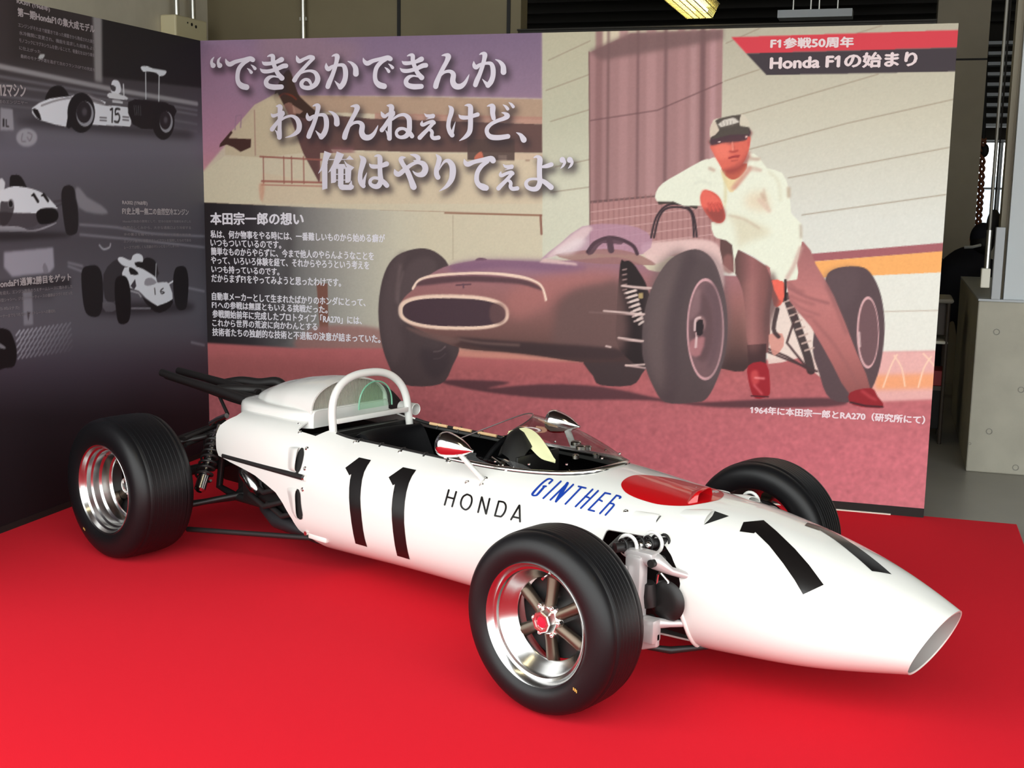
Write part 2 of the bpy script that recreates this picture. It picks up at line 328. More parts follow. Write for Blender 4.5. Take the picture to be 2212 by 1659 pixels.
MB().ball(hc_+np.array([0, 0, -0.03])+NB*0.03, 0.104, 20, 12, (0.87, 0.95, 0.95)).build('hair', M_hair, ps_)
MB().tube([Q(-0.02, 0.13, 1.27), Q(0.04, 0.14, 1.275), Q(0.10, 0.10, 1.29)], 0.012, 8).build('collar', M_greyp, ps_)
bz = px_b(2152, 475, 1.72)
tag(MB().ball(AB(bz[0], 1.9, bz[1]-0.03), 0.07, 16, 12, (0.6, 0.6, 1.3)).cyl(AB(bz[0], 1.9, bz[1]), AB(bz[0], 1.9, 3.75), 0.006, 8).build('hanging_bundle', M_black), 'small black bundle hanging beside the beige post', 'bundle')
# carpet platform
ea = 2.884
cm = bpy.data.materials.new('red_carpet'); cm.use_nodes = True; nt = cm.node_tree; p = nt.nodes['Principled BSDF']
p.inputs['Roughness'].default_value = 0.95; p.inputs['Specular IOR Level'].default_value = 0.15; p.inputs['Sheen Weight'].default_value = 0.15; p.inputs['Sheen Tint'].default_value = rgb(255, 90, 100)
tc = nt.nodes.new('ShaderNodeTexCoord'); n1 = nt.nodes.new('ShaderNodeTexNoise'); n1.inputs['Scale'].default_value = 420; n1.inputs['Detail'].default_value = 3
nt.links.new(tc.outputs['Object'], n1.inputs['Vector']); rp = nt.nodes.new('ShaderNodeValToRGB'); rp.color_ramp.elements[0].color = rgb(194, 11, 30); rp.color_ramp.elements[1].color = rgb(212, 17, 38)
nt.links.new(n1.outputs['Fac'], rp.inputs['Fac']); nt.links.new(rp.outputs['Color'], p.inputs['Base Color'])
bp = nt.nodes.new('ShaderNodeBump'); bp.inputs['Strength'].default_value = 0.25; bp.inputs['Distance'].default_value = 0.002; nt.links.new(n1.outputs['Fac'], bp.inputs['Height']); nt.links.new(bp.outputs['Normal'], p.inputs['Normal'])
MATS['red_carpet'] = cm
tag(MB().abbox(-1.6, ea, -5.3, 0.035, FZ, 0.0).build('red_carpet', cm, smooth=False, bevel=0.006), 'red carpeted platform the racing car stands on', 'carpet')
# ================================================================ printed display panels
GAIN = 0.95                               # paper albedo for a photo value of 1.0
class Canvas:
    def __init__(s, inv, fwd, u0, u1, v0, v1, res):
        s.inv, s.u0, s.v0, s.res = inv, u0, v0, res; s.nx, s.ny = int(round((u1-u0)/res))+1, int(round((v1-v0)/res))+1
        s.us = np.linspace(u0, u1, s.nx); s.vs = np.linspace(v0, v1, s.ny); U_, V_ = np.meshgrid(s.us, s.vs)
        P = fwd(U_.ravel(), V_.ravel()); Q_ = P-CAM; z = Q_@CF
        s.PX = (W/2+FPX*(Q_@CR)/z).reshape(s.ny, s.nx); s.PY = (H/2-FPX*(Q_@CU)/z).reshape(s.ny, s.nx)
        s.img = np.zeros((s.ny, s.nx, 3)); s.u1, s.v1 = u1, v1
    def c(s, pts):
        out = []
        for p in pts:
            u, v = s.inv(p[0], p[1]); out.append(((u-s.u0)/s.res, (v-s.v0)/s.res))
        return np.array(out)
    def mask(s, pts):
        q = s.c(pts); m = np.zeros((s.ny, s.nx)); SS = 3
        y0 = max(0, int(np.floor(q[:, 1].min()))-1); y1 = min(s.ny-1, int(np.ceil(q[:, 1].max()))+1)
        xa, ya = q[:, 0], q[:, 1]; xb, yb = np.roll(xa, -1), np.roll(ya, -1)
        for y in range(y0, y1+1):
            for k in range(SS):
                yy = y-0.5+(k+0.5)/SS; i = (ya <= yy) != (yb <= yy)
                if not i.any(): continue
                xs = np.sort(xa[i]+(yy-ya[i])*(xb[i]-xa[i])/(yb[i]-ya[i]))
                for l, r in zip(xs[::2], xs[1::2]):
                    l += 0.5; r += 0.5; l = max(l, 0); r = min(r, s.nx)
                    if r <= l: continue
                    a, b = int(l), int(r)
                    if a == b: m[y, min(a, s.nx-1)] += (r-l)/SS
                    else:
                        m[y, a] += (a+1-l)/SS; m[y, a+1:b] += 1/SS
                        if b < s.nx: m[y, b] += (r-b)/SS
        return np.clip(m, 0, 1)
    def blur(s, m, sig):
        r = max(1, int(sig*2.5)); k = np.exp(-0.5*(np.arange(-r, r+1)/sig)**2); k /= k.sum()
        p = np.pad(m, r, mode='edge'); a = sum(k[i]*p[:, i:i+m.shape[1]] for i in range(2*r+1))
        return sum(k[i]*a[i:i+m.shape[0]] for i in range(2*r+1))
    def put(s, m, col, al=1.0, mul=False):
        m = (m*al)[..., None]; col = np.asarray(col, float)
        s.img = s.img*(1-m+m*col) if mul else s.img*(1-m)+m*col
    def fill(s, pts, col, sm=0, al=1.0, bl=0.0):
        if sm: pts = spline(pts, sm, True)
        m = s.mask(pts)
        if bl: m = s.blur(m, bl)
        s.put(m, col, al)
    def grad(s, pts, stops, axis='x', sm=0, al=1.0, bl=0.0):     # printed colour gradient along the photo's x or y
        if sm: pts = spline(pts, sm, True)
        m = s.mask(pts)
        if bl: m = s.blur(m, bl)
        t = s.PX if axis == 'x' else s.PY; xs = [a for a, _ in stops]
        s.put(m, np.stack([np.interp(t, xs, [c[i] for _, c in stops]) for i in range(3)], -1), al)
    def stroke(s, pts, col, w, al=1.0, bl=0.0, sm=0):
        pts = np.array([(p[0], p[1], p[2] if len(p) > 2 else w) for p in pts], float)
        if sm: pts = spline(pts, sm)
        s.put(s.smask(pts, bl), col, al)
    def smask(s, pts, bl=0.0):
        q = s.c(pts); r = pts[:, 2]/2*s.scale(pts[0]); m = np.zeros((s.ny, s.nx))
        for i in range(len(q)-1):
            a, b = q[i], q[i+1]; R = max(r[i], r[i+1])+1.5
            x0, x1 = int(max(0, min(a[0], b[0])-R)), int(min(s.nx-1, max(a[0], b[0])+R))+1
            y0, y1 = int(max(0, min(a[1], b[1])-R)), int(min(s.ny-1, max(a[1], b[1])+R))+1
            if x1 <= x0 or y1 <= y0: continue
            Y, X = np.mgrid[y0:y1, x0:x1]; d = b-a; L = d@d+1e-9
            t = np.clip(((X-a[0])*d[0]+(Y-a[1])*d[1])/L, 0, 1)
            D = np.hypot(X-a[0]-t*d[0], Y-a[1]-t*d[1]); rr = r[i]+t*(r[i+1]-r[i])
            m[y0:y1, x0:x1] = np.maximum(m[y0:y1, x0:x1], np.clip(rr-D+0.5, 0, 1)*np.minimum(1, 2*rr+0.3))
        return s.blur(m, bl) if bl else m
    def scale(s, p):
        a = s.c([(p[0], p[1]), (p[0], p[1]+10)]); return np.linalg.norm(a[1]-a[0])/10
    def noise(s, pts, amp, cells, sm=0):
        m = s.mask(spline(pts, sm, True) if sm else pts); n = RNG.standard_normal((s.ny//cells+3, s.nx//cells+3))
        n = np.kron(n, np.ones((cells, cells)))[:s.ny, :s.nx]; n = s.blur(n, cells*0.6)
        s.img *= (1+amp*n*m)[..., None]
    def mesh(s, name, fwd, parent):
        U_, V_ = np.meshgrid(s.us, s.vs); P = fwd(U_.ravel(), V_.ravel()); nx, ny = s.nx, s.ny
        me = bpy.data.meshes.new(name); me.vertices.add(nx*ny); me.vertices.foreach_set('co', P.astype(np.float32).ravel())
        i = np.arange((nx-1)*(ny-1)); k = (i//(nx-1))*nx+i % (nx-1); f = np.stack([k, k+1, k+1+nx, k+nx], 1).astype(np.int32)
        me.loops.add(f.size); me.loops.foreach_set('vertex_index', f.ravel()); me.polygons.add(len(f))
        me.polygons.foreach_set('loop_start', (np.arange(len(f))*4).astype(np.int32)); me.update(calc_edges=True)
        c = np.clip(s.img, 0, 255)/255.0; c = np.where(c <= 0.04045, c/12.92, ((c+0.055)/1.055)**2.4)*GAIN
        at = me.color_attributes.new('print', 'FLOAT_COLOR', 'POINT'); at.data.foreach_set('color', np.concatenate([np.clip(c, 0, 0.95).reshape(-1, 3), np.ones((nx*ny, 1))], 1).astype(np.float32).ravel())
        o = bpy.data.objects.new(name, me); COL.objects.link(o); me.materials.append(M_print); adopt(o, parent); return o
M_print = bpy.data.materials.new('printed_sheet'); M_print.use_nodes = True
_p = M_print.node_tree.nodes['Principled BSDF']; _a = M_print.node_tree.nodes.new('ShaderNodeAttribute'); _a.attribute_name = 'print'
M_print.node_tree.links.new(_a.outputs['Color'], _p.inputs['Base Color']); _p.inputs['Roughness'].default_value = 0.6; _p.inputs['Specular IOR Level'].default_value = 0.2
def ink(name, r, g, b):
    return mat('ink_'+name, tuple(min(0.95, c*GAIN) for c in rgb(r, g, b)[:3])+(1,), 0.6, spec=0.2)
PXL, PXR, PZT, PZB = -1.5101, 2.4543, 2.3439, 0.045
binv = lambda x, y: px_b(x, y, 0.0)
def bfwd(off):
    return lambda u, v: P0+np.outer(u, UX)+np.outer(v, [0, 0, 1.0])+NX*off
Z = lambda pts, ox, oy, s: [(ox+p[0]/s, oy+p[1]/s)+((p[2]/s,) if len(p) > 2 else ()) for p in pts]
# ---- slogan brush strokes, traced as (x, y, width)
G_de = [[(445,255,15),(470,320,70),(530,360,95),(640,310,80),(800,270,75),(930,250,100),(985,270,95)], [(900,290,50),(800,340,80),(710,450,85),(680,600,85),(700,720,95),(770,790,120),(860,815,115)], [(875,440,12),(920,475,45),(955,520,65)], [(950,370,12),(995,405,45),(1030,445,65)]]
G_ki = [[(1280,205,20),(1330,185,50),(1385,200,85),(1390,300,85),(1430,430,85),(1490,550,90),(1565,635,105)], [(1170,305,10),(1220,345,75),(1320,345,75),(1440,320,75),(1540,275,100),(1560,265,100)], [(1130,445,10),(1190,495,75),(1300,500,80),(1450,460,80),(1580,400,95),(1645,390,95)], [(1500,620,30),(1400,600,40),(1310,625,75),(1252,700,90),(1280,780,100),(1400,815,110),(1555,810,100)]]
G_ru = [[(1855,190,12),(1880,260,75),(1915,300,80),(2020,250,65),(2120,215,80),(2180,230,90)], [(2190,240,70),(2080,350,70),(1960,480,75),(1860,600,85),(1815,675,95)], [(1900,560,40),(2000,510,45),(2130,490,55),(2230,530,80),(2278,640,105),(2240,750,100),(2140,820,90),(2050,830,85),(1970,800,80),(1955,730,80),(2020,665,60),(2100,680,65),(2150,770,50)]]
G_ka = [[(535,200,20),(580,180,50),(635,200,100),(625,300,85),(590,430,85),(540,580,85),(480,720,100),(450,805,95)], [(418,340,15),(425,410,75),(465,455,90),(540,405,65),(660,375,60),(760,385,80),(800,480,100),(800,620,100),(760,740,105),(700,815,100)], [(590,690,12),(640,750,50),(690,800,90)], [(850,300,15),(930,340,60),(1000,430,100),(1010,550,115)]]
G_n = [[(695,185,20),(760,175,60),(820,200,110),(790,300,90),(720,430,85),(650,570,85),(590,720,105),(570,800,105)], [(660,600,30),(740,520,55),(850,500,70),(920,560,100),(910,700,110),(960,790,120),(1060,800,110),(1150,730,75),(1215,610,35),(1235,560,10)]]
G_wa = [[(260,180,25),(330,190,100),(325,300,85),(325,450,80),(322,600,80),(320,720,95),(318,800,95)], [(230,655,10),(270,700,40),(300,770,60)], [(150,330,15),(190,370,75),(260,355,60),(370,310,85),(385,320,70)], [(390,330,70),(300,470,70),(220,570,80),(170,640,90)], [(330,470,40),(440,400,50),(560,375,55),(660,430,85),(710,540,105),(700,650,100),(640,720,80),(540,775,45),(435,803,10)]]
G_ne = [[(340,165,20),(425,190,105),(420,300,90),(400,450,85),(395,600,80),(390,720,90),(388,820,95)], [(310,655,10),(345,720,40),(370,790,60)], [(220,290,15),(250,350,75),(290,385,70),(360,340,60),(450,300,80),(470,325,60)], [(470,340,60),(380,450,80),(300,570,85),(235,655,90)], [(440,450,40),(560,370,55),(680,350,70),(770,420,100),(785,550,100),(775,680,100),(720,770,95),(620,800,70),(545,770,65),(525,700,60),(580,635,70),(680,630,60),(780,700,85),(835,775,90)]]
G_e = [[(1080,325,10),(1130,370,60),(1200,375,70),(1255,370,80)], [(1260,395,50),(1180,420,25),(1115,440,8)], [(1040,470,12),(1030,530,70),(1060,550,70),(1150,510,65),(1240,485,70),(1270,510,80)], [(1265,510,70),(1150,640,75),(1050,740,85),(990,805,90)], [(1120,660,25),(1200,655,60),(1235,700,70),(1230,770,75),(1270,815,80),(1365,805,85)]]
G_ke = [[(1565,170,15),(1620,230,90),(1615,320,95),(1575,450,85),(1560,580,85),(1590,690,90),(1635,755,95)], [(1700,490,8),(1670,590,35),(1640,700,60)], [(1890,165,20),(1950,160,60),(2000,200,100),(2000,350,100),(2000,550,100),(1980,690,100),(1900,790,75),(1780,868,12)], [(1765,350,12),(1820,400,80),(1950,405,75),(2060,370,80),(2140,345,85)]]
G_do = [[(860,180,20),(910,165,55),(965,190,110),(965,320,100),(985,420,85)], [(1150,310,20),(1200,320,50),(1255,370,110),(1200,420,85),(1060,470,75),(930,540,75),(855,630,85),(860,720,85),(930,790,105),(1080,805,105),(1270,780,95)], [(1170,150,10),(1225,185,50),(1265,235,65)], [(1285,105,10),(1335,140,50),(1375,190,65)], [(1440,705,15),(1520,750,70),(1575,830,115),(1585,850,115)]]
G_ha = [[(820,125,15),(880,190,95),(870,270,90),(835,400,75),(830,520,80),(860,590,85),(885,625,70)], [(940,405,8),(905,500,40),(885,590,60)], [(980,258,12),(1030,300,70),(1150,300,65),(1250,265,85),(1265,260,85)], [(1070,135,20),(1120,125,50),(1155,165,85),(1155,300,75),(1160,430,80),(1170,540,85),(1130,620,90),(1060,630,75),(1000,590,60),(1000,530,55),(1060,490,50),(1160,510,60),(1230,570,80),(1270,615,80)]]
G_ya = [[(1395,350,12),(1420,410,80),(1470,430,80),(1570,350,75),(1680,270,60),(1780,235,60),(1870,260,90),(1905,340,100),(1870,420,100),(1800,440,75),(1740,420,45),(1695,375,10)], [(1570,155,20),(1520,160,60),(1500,190,80),(1530,260,75),(1600,370,85),(1660,510,90),(1700,620,105),(1710,640,100)], [(1655,105,15),(1740,125,60),(1785,165,80),(1770,210,60),(1710,205,15)]]
G_ri = [[(2080,105,15),(2130,170,80),(2115,260,80),(2085,360,80),(2090,440,85),(2110,480,85)], [(2120,375,10),(2180,270,30),(2230,215,50),(2290,215,75),(2345,290,100),(2355,400,105),(2330,520,90),(2250,630,60),(2130,710,8)]]
G_te = [[(330,185,15),(350,240,70),(395,265,85),(500,225,70),(640,195,75),(770,175,95),(805,205,95)], [(720,225,50),(620,290,75),(550,400,75),(535,520,80),(570,600,85),(640,640,110),(690,655,95)]]
G_yo = [[(1480,155,20),(1530,140,50),(1575,180,90),(1570,300,85),(1570,450,85),(1575,570,85),(1530,660,85),(1450,675,75),(1370,640,65),(1350,570,60),(1410,515,45),(1530,510,45),(1640,550,75),(1720,610,85),(1760,645,90)], [(1610,310,40),(1690,295,70),(1765,270,75)]]
Q_o = [[(215,215,10),(175,270,45),(165,330,60),(190,375,100),(194,382,105)], [(348,215,10),(305,270,45),(298,330,60),(322,375,100),(326,382,105)]]
Q_c = [[(1948,190,92),(1952,200,95),(1985,235,50),(1960,290,40),(1918,335,8)], [(2070,190,92),(2074,200,95),(2108,235,50),(2085,290,40),(2042,335,8)]]
S1, S3 = 2212/240, 2212/290
SLOGAN = []
def put_glyph(G, ox, oy, s, dx=0, dy=0, k=1.0):
    for st in G: SLOGAN.append(Z([(p[0]*k+dx, p[1]*k+dy, p[2]*k) for p in st], ox, oy, s))
put_glyph(Q_o, 440, 100, S1); put_glyph(G_de, 440, 100, S1); put_glyph(G_ki, 440, 100, S1); put_glyph(G_ru, 440, 100, S1); put_glyph(G_ka, 660, 100, S1)
put_glyph(G_de, 660, 100, S1, 710, -18); put_glyph(G_ki, 660, 100, S1, 755, -10); put_glyph(G_n, 880, 100, S1); put_glyph(G_ka, 880, 100, S1, 910, -35)
put_glyph(G_wa, 570, 210, S1); put_glyph(G_ka, 570, 210, S1, 450, -22); put_glyph(G_n, 570, 210, S1, 1045, 0); put_glyph(G_ne, 800, 210, S1); put_glyph(G_e, 800, 210, S1); put_glyph(G_ke, 800, 210, S1); put_glyph(G_do, 960, 210, S1)
put_glyph(G_ha, 670, 320, S3); put_glyph(G_ya, 670, 320, S3); put_glyph(G_ri, 670, 320, S3); put_glyph(G_te, 960, 320, S3); put_glyph(G_e, 960, 320, S3, 76, -4, 0.8276); put_glyph(G_yo, 960, 320, S3); put_glyph(Q_c, 960, 320, S3)
ORE = [Z(p, 670, 320, S3) for p in (
    [(240,45),(360,90),(325,150),(290,235),(300,245),(290,260),(290,665),(205,690),(200,365),(135,425),(190,300)], [(318,180),(600,180),(655,120),(725,190),(318,196)],
    [(445,55),(565,100),(520,200),(440,310),(300,408),(380,260)], [(560,195),(610,250),(735,318),(690,350),(600,300)], [(345,330),(435,310),(435,555),(410,570),(350,578)],
    [(465,262),(560,262),(555,600),(640,605),(692,530),(700,600),(730,625),(720,665),(680,690),(530,690),(490,670),(465,620)], [(583,320),(645,300),(735,318),(685,370),(675,545),(640,570),(585,572)],
    [(418,326),(470,262),(570,262),(600,326)], [(430,328),(590,328),(590,342),(430,342)], [(430,424),(590,424),(590,438),(430,438)], [(430,518),(590,518),(590,532),(430,532)])]
def flat_mesh(name, tris, inv, fwd, m, parent, off, step=-0.00012):
    """tris: list of (points, faces) in photo pixels, laid on the panel's plane"""
    b = MB()
    for n, (pts, fs) in enumerate(tris):
        V = np.array([inv(p[0], p[1]) for p in pts]); b.add(fwd(off+step*(n % 11))(V[:, 0], V[:, 1])-np.outer([1e-4*p[2] if len(p) > 2 else 0 for p in pts], NX), fs)
    return b.build(name, m, parent, smooth=False, fix=False)
def ribbon(pts, n=6):
    q = spline(np.array(pts, float), n); t = np.gradient(q[:, :2], axis=0); t /= np.linalg.norm(t, axis=1)[:, None]+1e-9; nn = np.stack([-t[:, 1], t[:, 0]], 1)
    r = np.maximum(q[:, 2:3], 0.3)/2; L = q[:, :2]+nn*r; R = q[:, :2]-nn*r; N = len(q)
    tt = np.linspace(0, 1, N); V = [np.append(a, t) for a, t in zip(L, tt)]+[np.append(a, t) for a, t in zip(R, tt)]; F = [(i, i+1, N+i+1, N+i) for i in range(N-1)]
    for j, s in ((0, -1), (N-1, 1)):
        a0 = math.atan2(nn[j, 1], nn[j, 0]); k = len(V); V.append(np.append(q[j, :2], tt[j]))
        for a in np.linspace(0, PI, 9): V.append(np.append(q[j, :2]+r[j, 0]*np.array([math.cos(a0-s*a), math.sin(a0-s*a)]), tt[j]))
        F += [(k, k+1+i, k+2+i) for i in range(8)]
    return V, F
def font_mesh(body, bold=0.0):
    cu = bpy.data.curves.new('t', 'FONT'); cu.body = body; cu.offset = bold; cu.resolution_u = 3
    o = bpy.data.objects.new('t', cu); COL.objects.link(o); me = bpy.data.meshes.new_from_object(o.evaluated_get(bpy.context.evaluated_depsgraph_get()))
    V = [tuple(v.co[:2]) for v in me.vertices]; F = [tuple(p.vertices) for p in me.polygons]
    nb = {}
    for f in F:
        for v in f: nb.setdefault(v, set()).update(f)
    for i in range(len(V)-3):                                    # the built-in font draws 1 as a bare bar: add its flag
        a, b, c, d = V[i:i+4]
        if nb.get(i, set()) | nb.get(i+1, set()) | nb.get(i+2, set()) | nb.get(i+3, set()) == set(range(i, i+4)) and abs(a[0]-b[0]-0.098) < 0.004 and b[0] == c[0] and abs(a[0]-d[0]) < 1e-4 and abs(a[1]-0.682) < 0.004 and abs(c[1]) < 0.004:
            k = len(V); V += [b, (b[0]-0.14, 0.55), (b[0]-0.14, 0.455), (b[0], 0.565)]; F.append((k, k+1, k+2, k+3))
    V = np.array(V)
    bpy.data.objects.remove(o); bpy.data.curves.remove(cu); bpy.data.meshes.remove(me); return V, F
def text_lines(name, lines, inv, fwd, m, parent, off, bold=0.012, al=None):
    """lines: (text, left-base px, right-base px, left-top px); fitted to that box"""
    for s, lb, rb, lt in lines:
        V, F = font_mesh(s, 0.0); x0, x1 = V[:, 0].min(), V[:, 0].max(); y0, y1 = V[:, 1].min(), V[:, 1].max()
        if y0 > -0.06: y0 = 0.0
        A = np.array(inv(*lb)); B = np.array(inv(*rb)); T = np.array(inv(*lt))
        q = A+np.outer((V[:, 0]-x0)/(x1-x0), B-A)+np.outer((V[:, 1]-y0)/(y1-y0), [0, T[1]-A[1]])
        b = MB(); e = bold*abs(T[1]-A[1])*1.3; sg = 1 if B[0] > A[0] else -1
        for i_, (dx, dz) in enumerate(((0, 0), (e, 0), (-e, 0), (0, e*0.7), (0, -e*0.7)) if bold > 0 else ((0, 0),)):
            b.add(fwd(off*(1+0.03*i_))(q[:, 0]+dx, q[:, 1]+dz), F)
        b.build(name, m, parent, smooth=False, fix=False)
# ---------------------------------------------------------------- the big panel
bp_ = empty('display_panel', AB((PXL+PXR)/2, 0.02, 0), 'tall printed display panel showing a man in a white jacket beside a mauve car', 'display panel', rz=PSI)
MB().abbox(PXL, PXR, 0.0, 0.035, PZB, PZT).build('board', mat('board_edge', rgb(200, 196, 188), 0.6), bp_, smooth=False)
MB().abbox(PXL, PXR, -0.004, 0.035, 0.0, PZB).build('base_strip', M_black, bp_, smooth=False)
MB().abbox(1.55, 2.30, -0.012, -0.004, 0.0, 0.006).build('light_gap_strip', M_white, bp_, smooth=False)  # white strip put in for the light gap beneath the panel
cv = Canvas(binv, bfwd(-0.002), PXL, PXR, PZB, PZT, 0.005)
FULL = [(400, 60), (2120, 30), (2060, 1130), (400, 1130)]
cv.fill(FULL, (206, 196, 172))
cv.grad([(420, 60), (1172, 60), (1172, 213), (930, 208), (640, 207), (600, 198), (560, 226), (437, 372)], [(80, (122, 102, 128)), (200, (142, 118, 140)), (300, (178, 130, 150)), (380, (196, 140, 148))], 'y', bl=1)
cv.fill([(560, 85), (780, 95), (700, 175), (600, 170)], (150, 120, 125), 6, 0.45, 8)
cv.fill([(445, 110), (560, 120), (520, 260), (440, 330)], (176, 130, 158), 6, 0.4, 10)
cv.fill([(640, 206), (930, 210), (1172, 214), (1172, 258), (1040, 255), (810, 246), (655, 240)], (176, 150, 128))
cv.fill([(810, 244), (1172, 252), (1172, 268), (810, 258)], (178, 132, 118), 0, 0.8)
cv.fill([(625, 232), (660, 243), (800, 256), (1172, 268), (1172, 330), (880, 328), (700, 322), (640, 290)], (100, 74, 70))
cv.fill([(600, 215), (636, 208), (670, 250), (720, 330), (700, 345), (690, 395), (655, 330), (620, 262)], (98, 68, 66))
cv.fill([(720, 318), (765, 318), (770, 380), (690, 395), (690, 345)], (140, 92, 96), 0, 0.7, 2)
cv.fill([(606, 172), (625, 150), (640, 190), (650, 210), (690, 250), (655, 255), (610, 235), (592, 212)], (64, 44, 36), 3)
cv.fill([(612, 228), (630, 222), (640, 250), (618, 250)], (150, 108, 96), 3, 0.8); cv.fill([(632, 226), (655, 240), (648, 246), (634, 244)], (186, 146, 130), 0, 0.7)
cv.stroke([(600, 214), (612, 202), (630, 206), (640, 214)], (110, 50, 34), 4, sm=4)
cv.fill([(1010, 300), (1112, 300), (1112, 349), (1010, 345)], (84, 66, 62), 0, 0.9); cv.fill([(1135, 333), (1145, 333), (1145, 350), (1135, 350)], (120, 86, 74))
cv.fill([(1112, 330), (1172, 332), (1172, 345), (1112, 345)], (206, 184, 160)); cv.fill([(1027, 336), (1040, 327), (1044, 345), (1026, 345)], (196, 112, 90), 3)
for k in range(3): cv.stroke([(1078, 337+4*k), (1094, 337+4*k)], (150, 130, 122), 2)
cv.fill([(692, 330), (880, 330), (1010, 333), (1010, 345), (1172, 347), (1172, 440), (437, 440), (437, 378), (470, 355), (692, 395)], (208, 192, 166), 0, 0.9)
cv.fill([(437, 374), (484, 338), (566, 338), (566, 440), (437, 440)], (210, 202, 176)); cv.fill([(488, 298), (550, 226), (600, 200), (630, 260), (655, 330), (566, 340), (486, 334)], (196, 182, 154), 0, 0.9)
cv.fill([(476, 310), (500, 282), (503, 286), (494, 298), (543, 300), (542, 318), (520, 328), (505, 318), (490, 312), (474, 318)], (70, 44, 40))
cv.stroke([(550, 238), (552, 335)], (160, 120, 110), 2); cv.stroke([(508, 280), (510, 250), (522, 248), (520, 275)], (150, 118, 140), 2.5)
for x in (569, 613, 630, 656): cv.stroke([(x, 338), (x+1, 396)], (150, 92, 82), 2.5)
cv.stroke([(562, 338), (695, 345)], (150, 92, 82), 3.5); cv.stroke([(566, 391), (696, 394)], (158, 98, 88), 4); cv.stroke([(566, 399), (696, 402)], (176, 120, 106), 2.5)
cv.fill([(560, 398), (572, 398), (568, 432), (562, 430)], (200, 140, 116), 3, 0.6, 1)
# right white building with siding and the rose shutter
cv.grad([(1172, 60), (1290, 60), (1290, 560), (1172, 560)], [(70, (182, 178, 154)), (250, (186, 186, 164)), (420, (206, 206, 186))], 'y')
cv.grad([(1556, 40), (2120, 30), (2050, 800), (1556, 800)], [(50, (178, 173, 154)), (250, (196, 192, 174)), (480, (212, 213, 205)), (760, (220, 220, 211))], 'y')
for L in ([(1185, 130), (1275, 88)], [(1180, 195), (1275, 160)], [(1190, 262), (1275, 236)], [(1200, 360), (1275, 344)], [(1190, 415), (1272, 404)], [(1569, 93), (1641, 61)], [(1565, 175), (1640, 150)], [(1850, 72), (1905, 55)], [(1600, 247), (1897, 160)], [(1620, 322), (1830, 266), (2061, 214)], [(1703, 384), (2051, 318)], [(1733, 464), (2043, 420)]):
    cv.stroke(L, (152, 138, 120), 2.6, 0.75)
cv.fill([(1272, 114), (1362, 72), (1562, 64), (1558, 330), (1556, 560), (1275, 540)], (160, 122, 122))
for x, w, c in ((1292, 16, (138, 102, 102)), (1312, 5, (108, 80, 80)), (1345, 20, (172, 132, 132)), (1376, 5, (112, 82, 84)), (1405, 22, (176, 136, 136)), (1436, 8, (118, 88, 90)), (1470, 16, (170, 130, 130)), (1496, 14, (176, 138, 138)), (1516, 12, (112, 82, 84)), (1538, 14, (182, 142, 144))):
    cv.stroke([(x+3, 66), (x, 440)], c, w, 0.85, 1)
cv.fill([(1272, 110), (1362, 70), (1562, 62), (1562, 84), (1480, 100), (1300, 130)], (112, 86, 86), 0, 0.8, 2)
cv.stroke([(1276, 260), (1420, 238), (1560, 178)], (108, 78, 80), 3, 0.7); cv.stroke([(1276, 436), (1420, 424), (1540, 380)], (104, 78, 78), 5, 0.8)
cv.fill([(1275, 440), (1430, 424), (1556, 400), (1556, 560), (1275, 540)], (172, 128, 126))
for k in range(24): cv.stroke([(1280+k*11.5, 436-k*1.5), (1280+k*11.5, 540)], (150, 106, 106), 3.5, 0.7)
for k in range(5): cv.stroke([(1276, 458+k*20), (1556, 424+k*20)], (206, 168, 164), 1.8, 0.8)
cv.stroke([(1273, 112), (1275, 545)], (120, 90, 88), 3)
cv.fill([(1740, 549), (2040, 524), (2040, 543), (1740, 566)], (158, 92, 98)); cv.fill([(1740, 566), (2040, 542), (2040, 588), (1740, 602)], (236, 168, 100))
cv.fill([(1740, 602), (2040, 588), (2040, 770), (1740, 770)], (220, 220, 211)); cv.stroke([(1900, 673), (2040, 670)], (188, 176, 162), 2.2)
# lower left: door and fading black text field
cv.stroke([(437, 439), (700, 452), (1170, 465)], (150, 112, 92), 4); cv.stroke([(1168, 465), (1170, 505)], (140, 96, 82), 5); cv.stroke([(979, 465), (979, 560)], (178, 164, 142), 2)
cv.stroke([(840, 470), (842, 540)], (188, 172, 150), 1.5)
cv.grad([(437, 437), (700, 449), (960, 458), (960, 760), (437, 760)], [(437, (36, 31, 34)), (540, (52, 48, 52)), (600, (84, 82, 84)), (660, (126, 124, 122)), (760, (170, 166, 156)), (860, (200, 194, 174)), (930, (206, 196, 172))], 'x')
cv.fill([(684, 612), (708, 612), (710, 720), (692, 722)], (120, 76, 64), 0, 0.9); cv.fill([(622, 452), (640, 452), (620, 740), (600, 740)], (60, 54, 56), 0, 0.35, 3)
cv.fill([(690, 705), (830, 712), (830, 760), (640, 752)], (150, 104, 100), 4, 0.8, 2)
